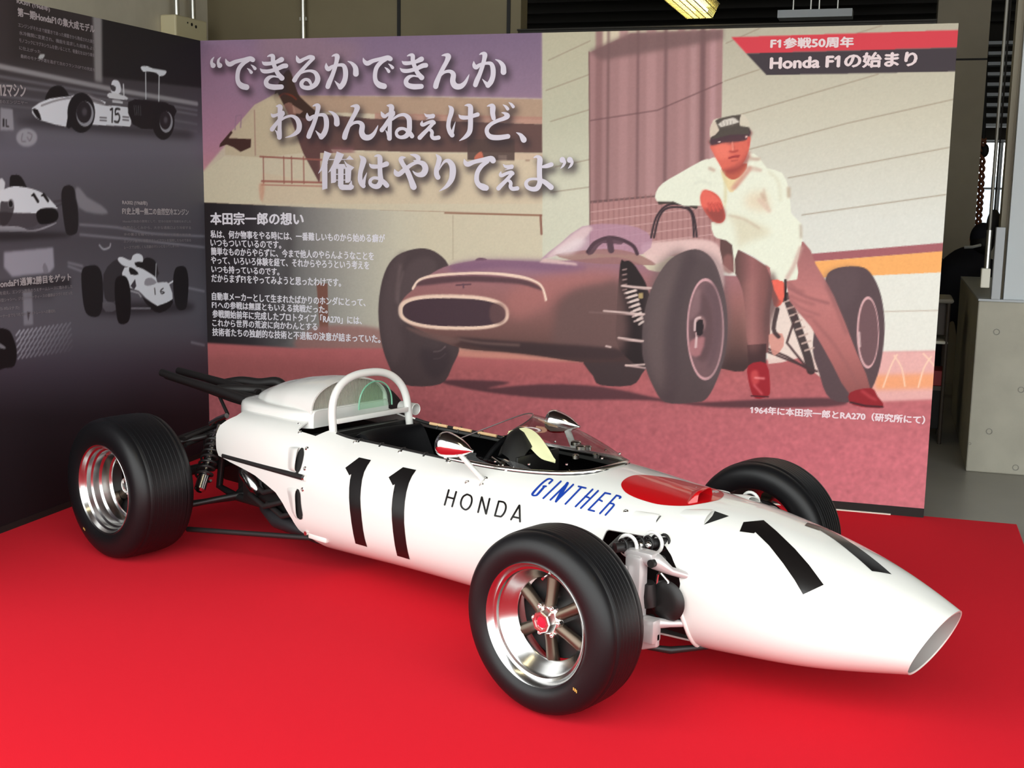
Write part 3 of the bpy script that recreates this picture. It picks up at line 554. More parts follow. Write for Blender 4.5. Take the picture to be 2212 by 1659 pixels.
# pink ground
cv.grad([(437, 740), (640, 752), (830, 752), (1000, 756), (1600, 780), (1890, 762), (2040, 758), (2010, 1130), (437, 1130)], [(740, (186, 104, 106)), (800, (172, 96, 98)), (880, (184, 104, 110)), (980, (202, 114, 124)), (1100, (208, 122, 132))], 'y', bl=1)
cv.noise([(437, 800), (2020, 800), (2000, 1110), (437, 1110)], 0.05, 2); cv.noise([(437, 760), (2040, 760), (2000, 1110), (437, 1110)], 0.018, 5)
cv.fill([(437, 770), (800, 790), (800, 830), (437, 815)], (160, 92, 92), 3, 0.5, 4)
cv.fill([(1885, 760), (2030, 758), (2026, 862), (1885, 868)], (222, 170, 166), 0, 1, 1); cv.fill([(1890, 810), (2028, 806), (2028, 838), (1890, 842)], (232, 160, 118), 0, 1, 2)
for L in ([(1908, 836), (1925, 790), (1938, 766)], [(1955, 834), (1948, 795), (1932, 768)], [(1984, 836), (1996, 795), (2012, 770)], [(2026, 800), (2010, 780), (1995, 764)]): cv.stroke(L, (240, 206, 180), 3, 0.9, sm=4)
cv.fill([(980, 700), (1420, 760), (1420, 790), (990, 770)], (206, 146, 128), 0, 0.8, 1)
# the printed car: shadows, tyres, body
C5 = lambda pts: Z(pts, 780, 400, 2212/860)
cv.fill(C5([(430,1090),(600,1082),(830,1095),(700,1130),(1000,1105),(1340,1120),(1690,1190),(1900,1205),(2200,1190),(2560,1180),(2700,1200),(2600,1230),(2000,1235),(1600,1195),(1100,1188),(700,1150)]), (88, 56, 62), 3, 0.95, 1)
cv.fill(C5([(1250,960),(1290,1060),(1330,1110),(1500,1112),(1560,1050),(1590,950)]), (66, 52, 54), 3)
cv.fill(C5([(98,660),(130,490),(200,390),(330,350),(430,380),(490,470),(420,640),(470,850),(545,900),(510,1000),(440,1105),(230,1105),(150,990),(108,840)]), (76, 62, 64), 4)
cv.fill(C5([(240,480),(330,400),(420,430),(380,560),(260,640),(230,780),(200,700)]), (92, 76, 78), 4, 0.6, 2); cv.stroke(C5([(205,660),(215,560),(235,480)]), (128, 108, 108), 3, 0.6, 1)
for y in (925, 965): cv.stroke(C5([(405,y),(440,y-5),(468,y-28)]), (148, 126, 128), 3, 0.8, sm=4)
BODY = C5([(210,690),(240,625),(300,570),(350,520),(460,455),(620,420),(700,412),(1000,425),(1180,415),(1420,400),(1560,440),(1640,480),(2000,500),(2160,560),(2160,1000),(1950,1010),(1600,965),(1300,985),(1150,972),(900,935),(560,905),(380,830),(250,760)])
cv.grad(BODY, [(560, (150, 112, 128)), (600, (158, 108, 112)), (650, (150, 100, 98)), (700, (124, 86, 82)), (740, (104, 74, 70)), (790, (66, 48, 48))], 'y', 4)
cv.fill(C5([(620,430),(1000,430),(1240,450),(1000,500),(600,480),(460,500)]), (146, 112, 136), 4, 0.7, 5)
cv.fill(C5([(1080,600),(1300,540),(1440,600),(1420,900),(1200,900),(1100,780)]), (92, 68, 66), 4, 0.55, 7); cv.fill(C5([(540,850),(900,890),(1500,920),(1600,965),(1300,985),(900,930),(560,905)]), (70, 50, 50), 3, 0.85, 2)
cv.fill(C5([(1560,330),(1700,310),(1900,300),(2000,360),(2010,600),(1900,420),(1760,380),(1640,440),(1580,400)]), (222, 190, 186), 3, 0.95, 1)
cv.fill(C5([(1000,410),(1110,320),(1230,228),(1400,215),(1540,235),(1620,300),(1560,385),(1300,380),(1080,392)]), (178, 138, 160), 2, 0.75); cv.fill(C5([(1030,400),(1120,320),(1230,235),(1290,240),(1200,330),(1090,388)]), (226, 200, 200), 2, 0.75, 1)
cv.fill(C5([(1080,385),(1330,355),(1500,370),(1640,440),(1500,440),(1250,430)]), (152, 108, 104), 3, 0.8)
cv.stroke(C5([(1260,370),(1300,320),(1370,292),(1440,300),(1510,335),(1535,380)]), (74, 52, 62), 8, sm=5); cv.stroke(C5([(1380,300),(1390,360)]), (84, 62, 72), 14)
cv.stroke(C5([(290,570),(340,520),(430,498),(640,488),(800,498),(950,530),(1005,570),(1025,640)]), (238, 206, 188), 5, sm=5)
cv.fill(C5([(320,560),(370,525),(640,505),(900,535),(980,560),(800,545),(560,535)]), (104, 70, 76), 3, 0.7, 1)
sup = lambda cx, cy, a, b, n: [(cx+a*np.sign(math.cos(t))*abs(math.cos(t))**(2/n), cy+b*np.sign(math.sin(t))*abs(math.sin(t))**(2/n)+0.05*a*math.cos(t)*0.6) for t in np.linspace(0, 2*PI, 60, endpoint=False)]
cv.fill(C5(sup(515, 705, 308, 98, 2.6)), (238, 206, 186), 0, 1, 0.6); cv.fill(C5(sup(517, 706, 286, 78, 2.6)), (72, 52, 60)); cv.fill(C5(sup(760, 712, 46, 60, 2.4)), (112, 80, 78), 0, 0.6, 1)
cv.stroke(C5([(530,555),(570,552),(610,550)]), (92, 62, 72), 3); cv.stroke(C5([(568,550),(570,568)]), (104, 74, 84), 4)
cv.fill(C5([(640,410),(660,402),(690,406),(700,414),(640,420)]), (112, 82, 96), 2)
cv.fill(C5([(1440,440),(1465,422),(1500,424),(1545,480),(1600,600),(1640,920),(1560,1010),(1430,900),(1420,740)]), (40, 30, 32), 3)
for a in range(7): cv.stroke(C5([(1465+a*9,600+a*26),(1530+a*6,585+a*26)]), (222, 196, 190), 4, 0.85)
for y, x in ((560, 1460), (705, 1270), (855, 1430), (1000, 1470)): cv.stroke(C5([(x,y),(1600,y+18)]), (206, 176, 172), 4, 0.85)
for a in range(5): cv.stroke(C5([(1455,470+a*28),(1475,466+a*28)]), (188, 156, 152), 3, 0.8)
cv.fill(C5([(1562,900),(1572,720),(1620,560),(1700,430),(1790,370),(1880,358),(1960,420),(2010,560),(2036,720),(2030,900),(1990,1050),(1925,1180),(1850,1207),(1690,1205),(1620,1110),(1575,990)]), (84, 70, 72), 4)
cv.fill(C5([(1600,900),(1620,700),(1680,540),(1760,470),(1740,640),(1720,860),(1740,1080),(1700,1170),(1640,1080)]), (100, 84, 84), 4, 0.55, 3)
el = lambda cx, cy, a, b, tl=0.0: [(cx+a*math.cos(t)-b*math.sin(t)*tl, cy+b*math.sin(t)) for t in np.linspace(0, 2*PI, 40, endpoint=False)]
cv.fill(C5(el(1914, 800, 104, 284)), (206, 160, 164)); cv.fill(C5(el(1914, 800, 94, 268)), (116, 88, 92)); cv.fill(C5(el(1895, 790, 66, 190)), (88, 66, 70), 0, 0.7, 2)
cv.fill(C5(el(1885, 770, 30, 46)), (160, 124, 124), 0, 0.8, 1); cv.fill(C5(el(1890, 785, 14, 22)), (48, 36, 40)); cv.stroke(C5([(1862,820),(1868,900)]), (206, 170, 170), 3)
# roll bar
for d in (0, 16): cv.stroke(C5([(1612+d,290),(1640+d,180),(1700,112+d),(1790,108+d),(1846-d*0.5,160),(1866-d,285)]), (52, 40, 46), 4.5, 0.95, sm=5)
cv.stroke(C5([(1660,95),(1720,90),(1800,100),(1860,120)]), (50, 44, 40), 9, 0.9, sm=3)
# rear wheel, spring and the man
C6 = lambda pts: Z(pts, 1380, 200, 2212/720)
cv.fill(C6([(860,1500),(880,1440),(1000,1350),(1200,1500),(1260,1660),(1220,1900),(1060,1760),(860,1800)]), (226, 206, 196), 2, 0.9)
cv.fill([(1780, 615), (1800, 582), (1850, 575), (1880, 588), (1904, 640), (1911, 720), (1896, 810), (1862, 862), (1795, 862), (1768, 800), (1756, 740)], (86, 68, 72), 4)
cv.fill([(1875+24*math.cos(t), 718+78*math.sin(t)) for t in np.linspace(0, 2*PI, 40)], (208, 164, 166)); cv.fill([(1876+21*math.cos(t), 718+72*math.sin(t)) for t in np.linspace(0, 2*PI, 40)], (108, 80, 84))
cv.stroke([(1700, 640), (1745, 770), (1752, 800)], (52, 40, 42), 18, 0.9)
for k in range(8): cv.stroke([(1694+k*6.5, 652+k*15), (1712+k*6.5, 646+k*15)], (196, 170, 160), 4, 0.9)
for L in ([(1690, 610), (1692, 650)], [(1640, 745), (1700, 770), (1750, 800)], [(1720, 680), (1700, 740), (1740, 790)], [(1660, 760), (1765, 802)]): cv.stroke(L, (70, 50, 52), 5, 0.9)
cv.fill([(1666, 600), (1690, 600), (1692, 650), (1672, 660)], (222, 96, 80), 3)
cv.grad(C6([(540,960),(620,1000),(660,1040),(870,1165),(890,1300),(870,1450),(860,1720),(735,1725),(710,1500),(690,1320),(640,1200),(560,1140)]), [(1590, (96, 68, 66)), (1625, (150, 98, 98)), (1650, (128, 84, 82)), (1670, (110, 72, 72))], 'x', 2)
cv.grad([(1655, 535), (1736, 522), (1762, 570), (1802, 640), (1850, 760), (1881, 842), (1836, 852), (1800, 790), (1752, 706), (1706, 650), (1698, 605), (1665, 600)], [(540, (160, 104, 104)), (640, (186, 118, 116)), (760, (170, 104, 102)), (850, (140, 84, 82))], 'y', 2)
cv.stroke([(1702, 620), (1740, 640), (1790, 655)], (132, 84, 86), 5, 0.7, 1, 4); cv.stroke([(1700, 640), (1730, 665), (1770, 680)], (138, 88, 90), 4, 0.6, 1, 4)
cv.fill([(1614, 745), (1656, 742), (1655, 795), (1618, 795)], (66, 44, 46)); cv.fill([(1616, 790), (1656, 785), (1664, 840), (1658, 856), (1632, 860), (1620, 835)], (150, 34, 44), 3); cv.fill([(1622, 805), (1636, 800), (1640, 825), (1626, 830)], (206, 84, 84), 3, 0.7, 1)
cv.fill([(1836, 848), (1882, 838), (1896, 856), (1908, 872), (1900, 881), (1842, 874)], (140, 34, 42), 3)
cv.fill(C6([(470,440),(520,430),(560,520),(600,560),(720,490),(735,400),(800,430),(850,500),(950,530),(1000,650),(1012,800),(1080,870),(1082,1000),(1050,1130),(1050,1240),(880,1240),(870,1160),(660,1040),(640,1190),(630,1190),(620,1010),(540,970),(500,950),(482,860),(560,850),(570,780),(400,750),(300,752),(230,722),(120,720),(115,660),(160,600),(260,540),(420,450)]), (226, 230, 212), 2)
cv.fill(C6([(600,810),(760,860),(880,930),(700,1000),(660,1030),(640,900)]), (206, 196, 168), 3, 0.6, 3); cv.fill(C6([(720,680),(830,660),(860,780),(720,760)]), (220, 200, 172), 3, 0.7, 4)
cv.stroke(C6([(600,815),(700,840),(800,900)]), (186, 162, 140), 4, 0.7, 1, 4); cv.stroke(C6([(830,640),(840,700),(860,770)]), (190, 160, 140), 4, 0.6, 1, 4); cv.stroke(C6([(990,630),(1000,690)]), (170, 140, 120), 4, 0.7, 1); cv.stroke(C6([(1075,880),(1078,960)]), (150, 124, 110), 4, 0.7, 1)
cv.stroke(C6([(985,1230),(1030,1150),(1075,1030)]), (196, 160, 150), 9, 0.7, 1, 3)
cv.stroke(C6([(560,520),(575,620),(570,760)]), (222, 208, 160), 5, 0.5, 1, 3)
cv.fill(C6([(540,510),(600,560),(720,492),(640,640),(615,660),(590,640)]), (226, 206, 156), 2, 0.9); cv.fill(C6([(560,480),(720,470),(690,540),(640,575),(600,570),(560,530)]), (186, 92, 74), 2); cv.stroke(C6([(740,500),(690,570),(640,630)]), (188, 132, 116), 7, 0.7, 1, 4)
cv.stroke(C6([(735,430),(770,440),(800,440)]), (180, 150, 130), 5, 0.7, 1, 3); cv.stroke(C6([(720,495),(770,500),(810,515)]), (190, 160, 144), 5, 0.7, 1, 3); cv.stroke(C6([(470,500),(500,515)]), (188, 160, 140), 5, 0.7, 1)
cv.fill(C6([(480,345),(600,300),(730,285),(740,335),(722,410),(690,470),(640,505),(565,512),(532,470),(495,400)]), (214, 104, 88), 4)
cv.fill(C6([(480,300),(735,240),(738,300),(690,310),(640,325),(600,345),(560,340),(482,350)]), (128, 72, 70), 2, 0.85, 1); cv.fill(C6([(690,440),(725,380),(720,420),(690,470),(640,505),(600,510)]), (160, 76, 68), 2, 0.6, 2)
cv.stroke(C6([(622,335),(630,385),(605,395),(650,385)]), (172, 78, 66), 4, 0.8, 0.7, 3); cv.stroke(C6([(600,432),(635,425),(660,425)]), (150, 58, 56), 4, 0.9, 0, 3); cv.stroke(C6([(615,452),(655,448)]), (176, 84, 72), 3, 0.7)
cv.fill(C6([(476,300),(474,235),(490,195),(515,172),(680,148),(720,188),(735,232),(735,290),(640,285),(480,335)]), (212, 204, 184), 2)
cv.fill(C6([(512,185),(650,150),(680,150),(672,180),(676,228),(736,235),(735,292),(660,285),(600,300),(480,345),(482,288),(540,240),(535,215)]), (76, 66, 62), 2); cv.fill(C6([(525,195),(590,165),(620,172),(650,162),(668,212),(550,238)]), (212, 206, 190), 2)
cv.fill(C6([(408,700),(425,655),(450,645),(500,662),(540,700),(565,770),(575,830),(545,865),(490,850),(430,775)]), (206, 90, 78), 3); cv.fill(C6([(440,765),(560,760),(572,830),(545,865),(490,850)]), (136, 66, 62), 2, 0.8, 1.5)
for x in (470, 490, 512, 530): cv.stroke(C6([(x,740),(x+4,778)]), (168, 70, 62), 2, 0.8)
# finer drawing of the printed car and man
CB = lambda p: Z(p, 810, 470, 2.44)
cv.fill(CB([(400,250),(540,226),(880,226),(1120,262),(980,290),(700,262),(430,285)]), (130, 94, 120), 3, 0.8, 2)
cv.fill(CB([(700,400),(900,310),(1150,290),(1262,300),(1262,350),(1000,400),(900,470),(800,520),(720,520)]), (172, 110, 106), 3, 0.7, 5)
cv.fill(CB([(980,450),(1060,380),(1200,345),(1300,350),(1310,700),(960,690),(950,560)]), (106, 80, 78), 3, 0.85, 4)
cv.fill(CB([(430,636),(560,640),(700,650),(1269,690),(1269,745),(950,735),(600,690)]), (62, 46, 48), 3, 0.95, 1.5); cv.stroke(CB([(440,640),(560,660),(760,672)]), (150, 118, 110), 5, 0.5, 1, 3)
cv.fill(CB([(160,575),(300,610),(440,640),(420,665),(250,625)]), (112, 84, 80), 2, 0.8, 1)
cv.fill(CB([(215,358),(250,330),(330,314),(520,306),(760,322),(850,352),(885,385),(760,348),(600,338),(430,338)]), (88, 62, 68), 3, 0.9, 0.8)
cv.stroke(CB([(200,375),(225,335),(270,315),(400,298),(600,292),(760,308),(850,338),(885,372),(903,432)]), (240, 210, 192), 4.6, 1, 0, 4)
cv.fill(CB([(866,236),(892,214),(1060,238),(1070,252)]), (216, 184, 182), 0, 0.9, 0.7); cv.fill(CB([(945,190),(1000,140),(1080,105),(1110,125),(1040,190)]), (228, 212, 214), 3, 0.8, 2)
cv.fill(CB([(1120,190),(1150,130),(1220,105),(1300,110),(1300,140),(1200,135),(1150,190)]), (84, 60, 70), 3, 0.85); cv.fill(CB([(60,330),(100,230),(160,180),(130,330),(120,520),(150,680),(100,780),(50,640),(40,460)]), (90, 74, 76), 3, 0.6, 3)
cv.stroke(CB([(135,250),(120,360),(115,440)]), (140, 120, 118), 5, 0.5, 1.5, 3); cv.fill(CB([(240,690),(320,700),(380,680),(400,760),(330,850),(260,800)]), (62, 50, 54), 3, 0.8, 3)
WR = lambda p: Z(p, 1300, 420, 2.07)
cv.fill(WR([(235,340),(300,265),(370,250),(335,420),(300,600),(285,800),(250,860),(200,700),(200,500)]), (102, 86, 86), 3, 0.6, 4); cv.stroke(WR([(395,290),(335,470),(308,640),(312,820),(300,900)]), (74, 60, 64), 30, 0.6, 3, 3)
cv.stroke(WR([(440,262),(510,300),(545,400),(556,560),(540,720),(480,850)]), (100, 84, 88), 14, 0.5, 3, 3); cv.fill(WR([(392,660),(430,640),(462,640),(440,720),(398,716)]), (176, 118, 122), 2, 0.85, 1)
cv.fill(WR([(415,440),(440,420),(440,520),(400,560),(390,540)]), (150, 116, 120), 2, 0.6, 1.5); cv.fill(WR([(422,572),(452,560),(452,622),(426,628)]), (44, 34, 38), 2); cv.stroke(WR([(416,606),(420,560),(440,550)]), (214, 186, 186), 5, 0.9, 0, 3); cv.stroke(WR([(424,640),(420,682)]), (214, 186, 186), 5, 0.9)
cv.fill(WR([(455,420),(500,395),(530,460),(535,600),(510,730),(470,780),(500,640),(495,500)]), (96, 74, 80), 3, 0.7, 2)
for q in ([(10,520),(190,535)], [(90,408),(220,418)], [(75,640),(185,655)], [(20,678),(40,682)], [(110,765),(190,760)]): cv.stroke(WR(q), (216, 190, 184), 4, 0.9)
for k in range(8): cv.stroke(WR([(112+k*8,440+k*20),(150+k*5,428+k*20)]), (224, 204, 196), 5, 0.85)
cv.fill(WR([(165,440),(185,440),(185,465),(165,465)]), (200, 176, 120), 0, 0.8)
LG = lambda p: Z(p, 1560, 500, 2.381)
cv.fill(LG([(255,200),(300,330),(262,440),(240,500),(226,600),(212,450),(235,330)]), (98, 70, 70), 3, 0.8, 2); cv.stroke(LG([(150,260),(130,400),(160,600)]), (168, 116, 110), 20, 0.5, 4, 3); cv.stroke(LG([(195,260),(196,420),(190,600)]), (118, 82, 80), 5, 0.5, 2)
cv.fill(LG([(8,130),(50,120),(60,210),(10,205)]), (146, 98, 94), 2, 0.8, 1); cv.fill(LG([(240,530),(310,525),(316,590),(270,640),(250,600)]), (206, 142, 130), 2, 0.9)
cv.fill(LG([(255,250),(320,264),(318,340),(292,350)]), (228, 102, 86), 2); cv.stroke(LG([(326,250),(326,352)]), (40, 28, 30), 5); cv.stroke(LG([(285,400),(265,500),(290,540)]), (60, 44, 46), 9, 0.9, 0, 3)
for q, w in (([(340,262),(385,300),(420,312)], 6), ([(350,330),(400,352),(475,376)], 6), ([(350,382),(420,430),(465,440)], 5), ([(540,280),(600,420),(640,520)], 8), ([(470,455),(590,600),(700,790)], 6)): cv.stroke(LG(q), (140, 88, 88), w, 0.55, 1.2, 3)
cv.stroke(LG([(170,752),(216,756)]), (238, 150, 150), 4, 0.8, 0.6); cv.stroke(LG([(165,790),(205,835)]), (226, 120, 124), 4, 0.7, 0.8); cv.stroke(LG([(150,845),(238,850)]), (70, 34, 40), 3); cv.stroke(LG([(660,878),(740,897),(826,902)]), (64, 32, 38), 4); cv.stroke(LG([(720,820),(760,850),(790,865)]), (206, 84, 90), 5, 0.6, 1)
cv.fill(LG([(530,225),(620,188),(700,200),(690,320),(620,400),(560,300)]), (94, 76, 80), 3, 0.6, 3); cv.stroke(LG([(705,520),(708,590)]), (214, 184, 184), 5, 0.8)
FM = lambda p: Z(p, 1500, 230, 952/240)
cv.fill(FM([(165,325),(300,310),(300,430),(210,450),(180,400)]), (234, 124, 106), 3, 0.8, 2); cv.fill(FM([(470,380),(470,440),(400,540),(300,578),(250,540),(380,510),(440,440)]), (150, 66, 62), 3, 0.8, 1.5)
cv.fill(FM([(148,270),(300,240),(470,190),(472,250),(430,292),(330,302),(240,310),(148,332)]), (76, 52, 60), 2, 0.95, 0.5); cv.fill(FM([(456,258),(480,270),(472,330),(458,345)]), (206, 92, 82), 2)
cv.stroke(FM([(326,308),(332,372)]), (240, 156, 138), 3, 0.9, 0.5); cv.stroke(FM([(304,382),(335,388),(372,378)]), (172, 70, 66), 3, 0.9, 0.4, 3); cv.stroke(FM([(300,442),(340,426),(386,420)]), (160, 56, 60), 3, 0.95, 0.3, 3); cv.stroke(FM([(322,466),(370,460)]), (186, 84, 76), 2.5, 0.8, 0.4)
cv.fill(FM([(204,296),(226,296),(224,306),(204,306)]), (230, 200, 196)); cv.fill(FM([(436,250),(458,250),(456,264),(438,268)]), (226, 190, 180))
cv.fill(FM([(138,262),(144,170),(180,125),(215,205)]), (208, 194, 176), 2); cv.fill(FM([(394,75),(430,75),(470,130),(473,180),(398,166)]), (206, 198, 180), 2)
cv.fill(FM([(180,120),(215,100),(330,75),(402,70),(386,110),(390,165),(472,176),(470,236),(300,242),(150,282),(216,206)]), (78, 70, 64), 0, 0.95, 0.4); cv.fill(FM([(203,152),(250,115),(330,94),(350,100),(388,132),(340,148),(228,176)]), (214, 208, 198), 0, 0.95, 0.4)
for x in (235, 265, 295, 322): cv.stroke(FM([(x,125),(x+6,160)]), (130, 120, 112), 1.6, 0.7)
for q, w, c in (([(130,530),(172,546)], 4, (186, 158, 144)), ([(478,452),(552,450)], 5, (190, 164, 150)), ([(450,540),(565,546)], 5, (206, 178, 164)), ([(470,532),(400,612),(330,700)], 9, (206, 152, 138)), ([(250,560),(270,700),(265,820)], 4, (206, 200, 160)), ([(580,750),(600,800)], 8, (190, 160, 140)), ([(560,800),(640,890)], 10, (214, 186, 168)), ([(815,700),(805,770)], 5, (176, 158, 134)), ([(640,560),(720,640),(740,800)], 8, (214, 214, 192)), ([(0,660),(60,640),(140,660)], 5, (208, 212, 196))): cv.stroke(FM(q), c, w, 0.7, 1, 3)
cv.fill(FM([(60,740),(90,715),(150,740),(210,790),(235,850),(170,880),(120,870),(60,850)]), (226, 106, 92), 3, 0.9, 1)
for a, b in (((120,830),(135,890)), ((150,830),(170,893)), ((180,830),(205,893)), ((205,825),(228,870))): cv.stroke(FM([a, b]), (204, 84, 74), 5, 0.9, 0.5); cv.stroke(FM([(a[0]+16, a[1]+6), (b[0]+14, b[1]-8)]), (160, 58, 56), 1.8, 0.7)
cv.noise(FULL, 0.014, 1)
# title bars and slogan shadow
cv.fill([(1580, 80), (2076, 64), (2076, 102), (1612, 115)], (206, 62, 74)); cv.fill([(1612, 115), (2076, 102), (2066, 154), (1656, 162)], (62, 54, 60))
sm_ = np.zeros((cv.ny, cv.nx))
for st in SLOGAN: sm_ = np.maximum(sm_, cv.smask(spline(np.array(st)+np.array([6, 9, 5]), 3)))
for q in ORE: sm_ = np.maximum(sm_, cv.mask([(x+6, y+9) for x, y in q]))
cv.put(cv.blur(sm_, 3.2), (46, 38, 44), 0.8)
cv.mesh('printed_picture', bfwd(-0.002), bp_)
I_w = ink('slogan', 214, 210, 222)
flat_mesh('slogan', [ribbon(s) for s in SLOGAN]+[(p, [tuple(range(len(p)))]) for p in ORE], binv, bfwd, I_w, bp_, -0.004)
text_lines('title_line', [('F1参戦50周年', (1665, 105), (1843, 102), (1665, 83)), ('Honda F1の始まり', (1664, 151), (1979, 143), (1664, 120))], binv, bfwd, ink('title', 222, 206, 208), bp_, -0.004, 0.045)
text_lines('heading', [('本田宗一郎の想い', (456, 485), (656, 486), (456, 459))], binv, bfwd, ink('text', 226, 224, 232), bp_, -0.004, 0.035)
text_lines('text_line', [('私は、何か物事をやる時には、一番難しいものから始める癖が', (456, 514), (832, 524), (456, 497)), ('いつもついているのです。', (456, 532), (608, 537), (457, 516)),
    ('簡単なものからやらずに、今まで他人のやらんようなことを', (457, 551), (808, 562), (457, 534)), ('やって、いろいろ体験を経て、それからやろうという考えを', (457, 570), (798, 582), (457, 553)),
    ('いつも持っているのです。', (458, 589), (604, 595), (458, 573)), ('だからまずF1をやってみようと思ったわけです。', (458, 609), (737, 619), (458, 592)),
    ('自動車メーカーとして生まれたばかりのホンダにとって、', (459, 648), (790, 662), (459, 631)), ('F1への参戦は無謀ともいえる挑戦だった。', (459, 666), (708, 677), (459, 650)),
    ('参戦開始前年に完成したプロトタイプ「RA270」には、', (460, 686), (782, 701), (460, 669)), ('これから世界の荒波に向かわんとする', (460, 705), (686, 714), (460, 689)), ('技術者たちの独創的な技術と不退転の決意が詰まっていた。', (460, 725), (822, 741), (460, 708))],
    binv, bfwd, ink('text', 226, 224, 232), bp_, -0.004, 0.024)
text_lines('caption', [('1964年に本田宗一郎とRA270（研究所にて）', (1621, 893), (1997, 916), (1621, 876))], binv, bfwd, ink('caption', 232, 214, 220), bp_, -0.004, 0.04)
# ---------------------------------------------------------------- the dark panel on the left
LA = PXL; LB0, LB1 = -3.0, 0.0
linv = lambda x, y: px_a(x, y, LA)
def lfwd(off): return lambda u, v: P0+UX*(LA+off)+np.outer(u, NX)+np.outer(v, [0, 0, 1.0])
lp = empty('display_panel', AB(LA-0.02, -1.5, 0), 'dark display panel with black and white race car photographs standing on the left', 'display panel', rz=PSI)
MB().abbox(LA-0.035, LA, LB0, LB1, 0.03, PZT).build('board', mat('board_edge', rgb(200, 196, 188), 0.6), lp, smooth=False)
MB().abbox(LA-0.035, LA+0.004, LB0, LB1, 0.0, 0.03).build('base_strip', M_black, lp, smooth=False)
lc = Canvas(linv, lfwd(0.002), LB0, LB1, 0.03, PZT, 0.005)
lc.grad([(-900, -300), (460, -300), (460, 1400), (-900, 1700)], [(0, (58, 48, 48)), (120, (58, 49, 49)), (250, (76, 68, 72)), (330, (98, 88, 96)), (420, (84, 75, 80)), (520, (74, 65, 70)), (640, (86, 77, 82)), (720, (84, 74, 80)), (800, (62, 50, 58)), (900, (34, 26, 30)), (1150, (22, 16, 18))], 'y')
lc.grad([(218, 20), (440, 85), (440, 190), (218, 165)], [(218, (38, 33, 33)), (440, (36, 31, 32))], 'x', bl=1)
lc.fill([(20, -10), (200, 40), (200, 150), (20, 130)], (50, 42, 41), 0, 0.8, 5)
lc.fill([(199, 18), (219, 25), (220, 178), (204, 175)], (140, 128, 126), 0, 0.9, 1.5)
for y0, y1, w, c in ((143, 192, 12, (150, 138, 138)), (165, 206, 6, (108, 98, 102)), (182, 216, 5, (112, 102, 106)), (206, 236, 5, (104, 94, 98)), (226, 252, 4, (98, 88, 92))):
    lc.stroke([(-60, y0-12), (0, y0), (240, y1), (425, y1+32)], c, w, 0.85, 0.8)
lc.fill([(86, 117), (96, 118), (90, 128), (82, 126)], (168, 158, 156), 3)
lc.fill([(0, 250), (440, 300), (440, 330), (0, 300)], (120, 110, 116), 0, 0.35, 6)
L1 = lambda p: Z(p, 0, 0, 2212/560)
DK, WH, MID = (30, 25, 26), (204, 192, 194), (120, 110, 114)
lc.fill(L1([(120,1050),(480,1095),(1180,1150),(1600,1180),(1600,1120),(900,1060),(300,1000)]), (38, 31, 33), 2, 0.6, 3)
lc.fill(L1([(380,850),(420,760),(480,728),(540,745),(590,830),(560,900),(430,910)]), DK, 3)
lc.fill(L1([(270,920),(420,840),(600,820),(700,790),(800,830),(900,870),(900,900),(1085,915),(1115,1060),(1050,1075),(700,1060),(560,1080),(380,1035),(300,1000)]), WH, 2)
lc.fill(L1([(272,930),(320,935),(350,1020),(310,1000)]), DK, 2); lc.stroke(L1([(350,900),(500,850),(700,830),(880,880)]), (110, 98, 100), 4, 0.7, 0, 3)
lc.fill(L1([(640,790),(760,790),(900,890),(890,900),(760,860)]), (96, 84, 86), 2, 0.7); lc.fill(L1([(900,850),(1080,870),(1085,910),(900,890)]), (92, 82, 84), 0, 0.8); lc.fill(L1([(955,850),(1045,862),(1045,882),(955,872)]), (180, 168, 168))
lc.fill(L1([(1090,870),(1240,850),(1480,900),(1480,1000),(1300,1100),(1130,1060)]), (34, 28, 30), 2)
for k in range(4): lc.stroke(L1([(1140+k*18,900),(1150+k*16,980)]), (120, 110, 112), 1.5, 0.7)
for cx, cy, a, b, rx, ry, rcx in ((690, 960, 118, 172, 74, 108, 722), (1390, 1030, 96, 162, 56, 90, 1415)):
    lc.fill(L1(el(cx, cy, a, b)), (32, 27, 29)); lc.fill(L1(el(rcx, cy+10, rx, ry)), (150, 140, 144), 0, 0.9); lc.fill(L1(el(rcx-8, cy-4, rx*0.86, ry*0.86)), (42, 35, 38)); lc.fill(L1(el(rcx-4, cy-8, rx*0.3, ry*0.3)), (84, 74, 78), 0, 0.8, 1)
lc.fill(L1([(560,1080),(600,900),(640,800),(650,900),(600,1000),(610,1080)]), (32, 27, 29), 2)
lc.stroke(L1([(1240,620),(1242,840)]), (190, 180, 180), 3.5); lc.stroke(L1([(1355,640),(1352,860)]), (190, 180, 180), 3.5); lc.stroke(L1([(1050,720),(1055,820)]), (196, 184, 184), 4)
lc.fill(L1([(1197,575),(1215,562),(1260,565),(1300,582),(1400,598),(1418,612),(1400,640),(1360,648),(1330,620),(1260,608),(1220,610)]), (206, 196, 196), 2)
lc.fill(L1([(945,740),(955,690),(985,680),(1015,700),(1030,760),(1010,800),(950,790)]), WH, 3); lc.fill(L1([(940,720),(985,740),(975,780),(945,765)]), DK, 2, 0.8); lc.fill(L1([(915,800),(960,790),(1070,820),(1080,850),(930,835)]), (196, 184, 184), 2)
lc.fill(L1(el(225, 1172, 90, 78)), (158, 146, 150), 0, 0.8, 0.8); lc.fill(L1([(0,915),(105,930),(115,1110),(0,1110)]), (150, 138, 142), 0, 0.8, 0.7)
lc.fill(L1([(20,1010),(34,1012),(34,1080),(20,1078)]), DK); lc.stroke(L1([(50,1020),(50,1075),(70,1078)]), DK, 3)
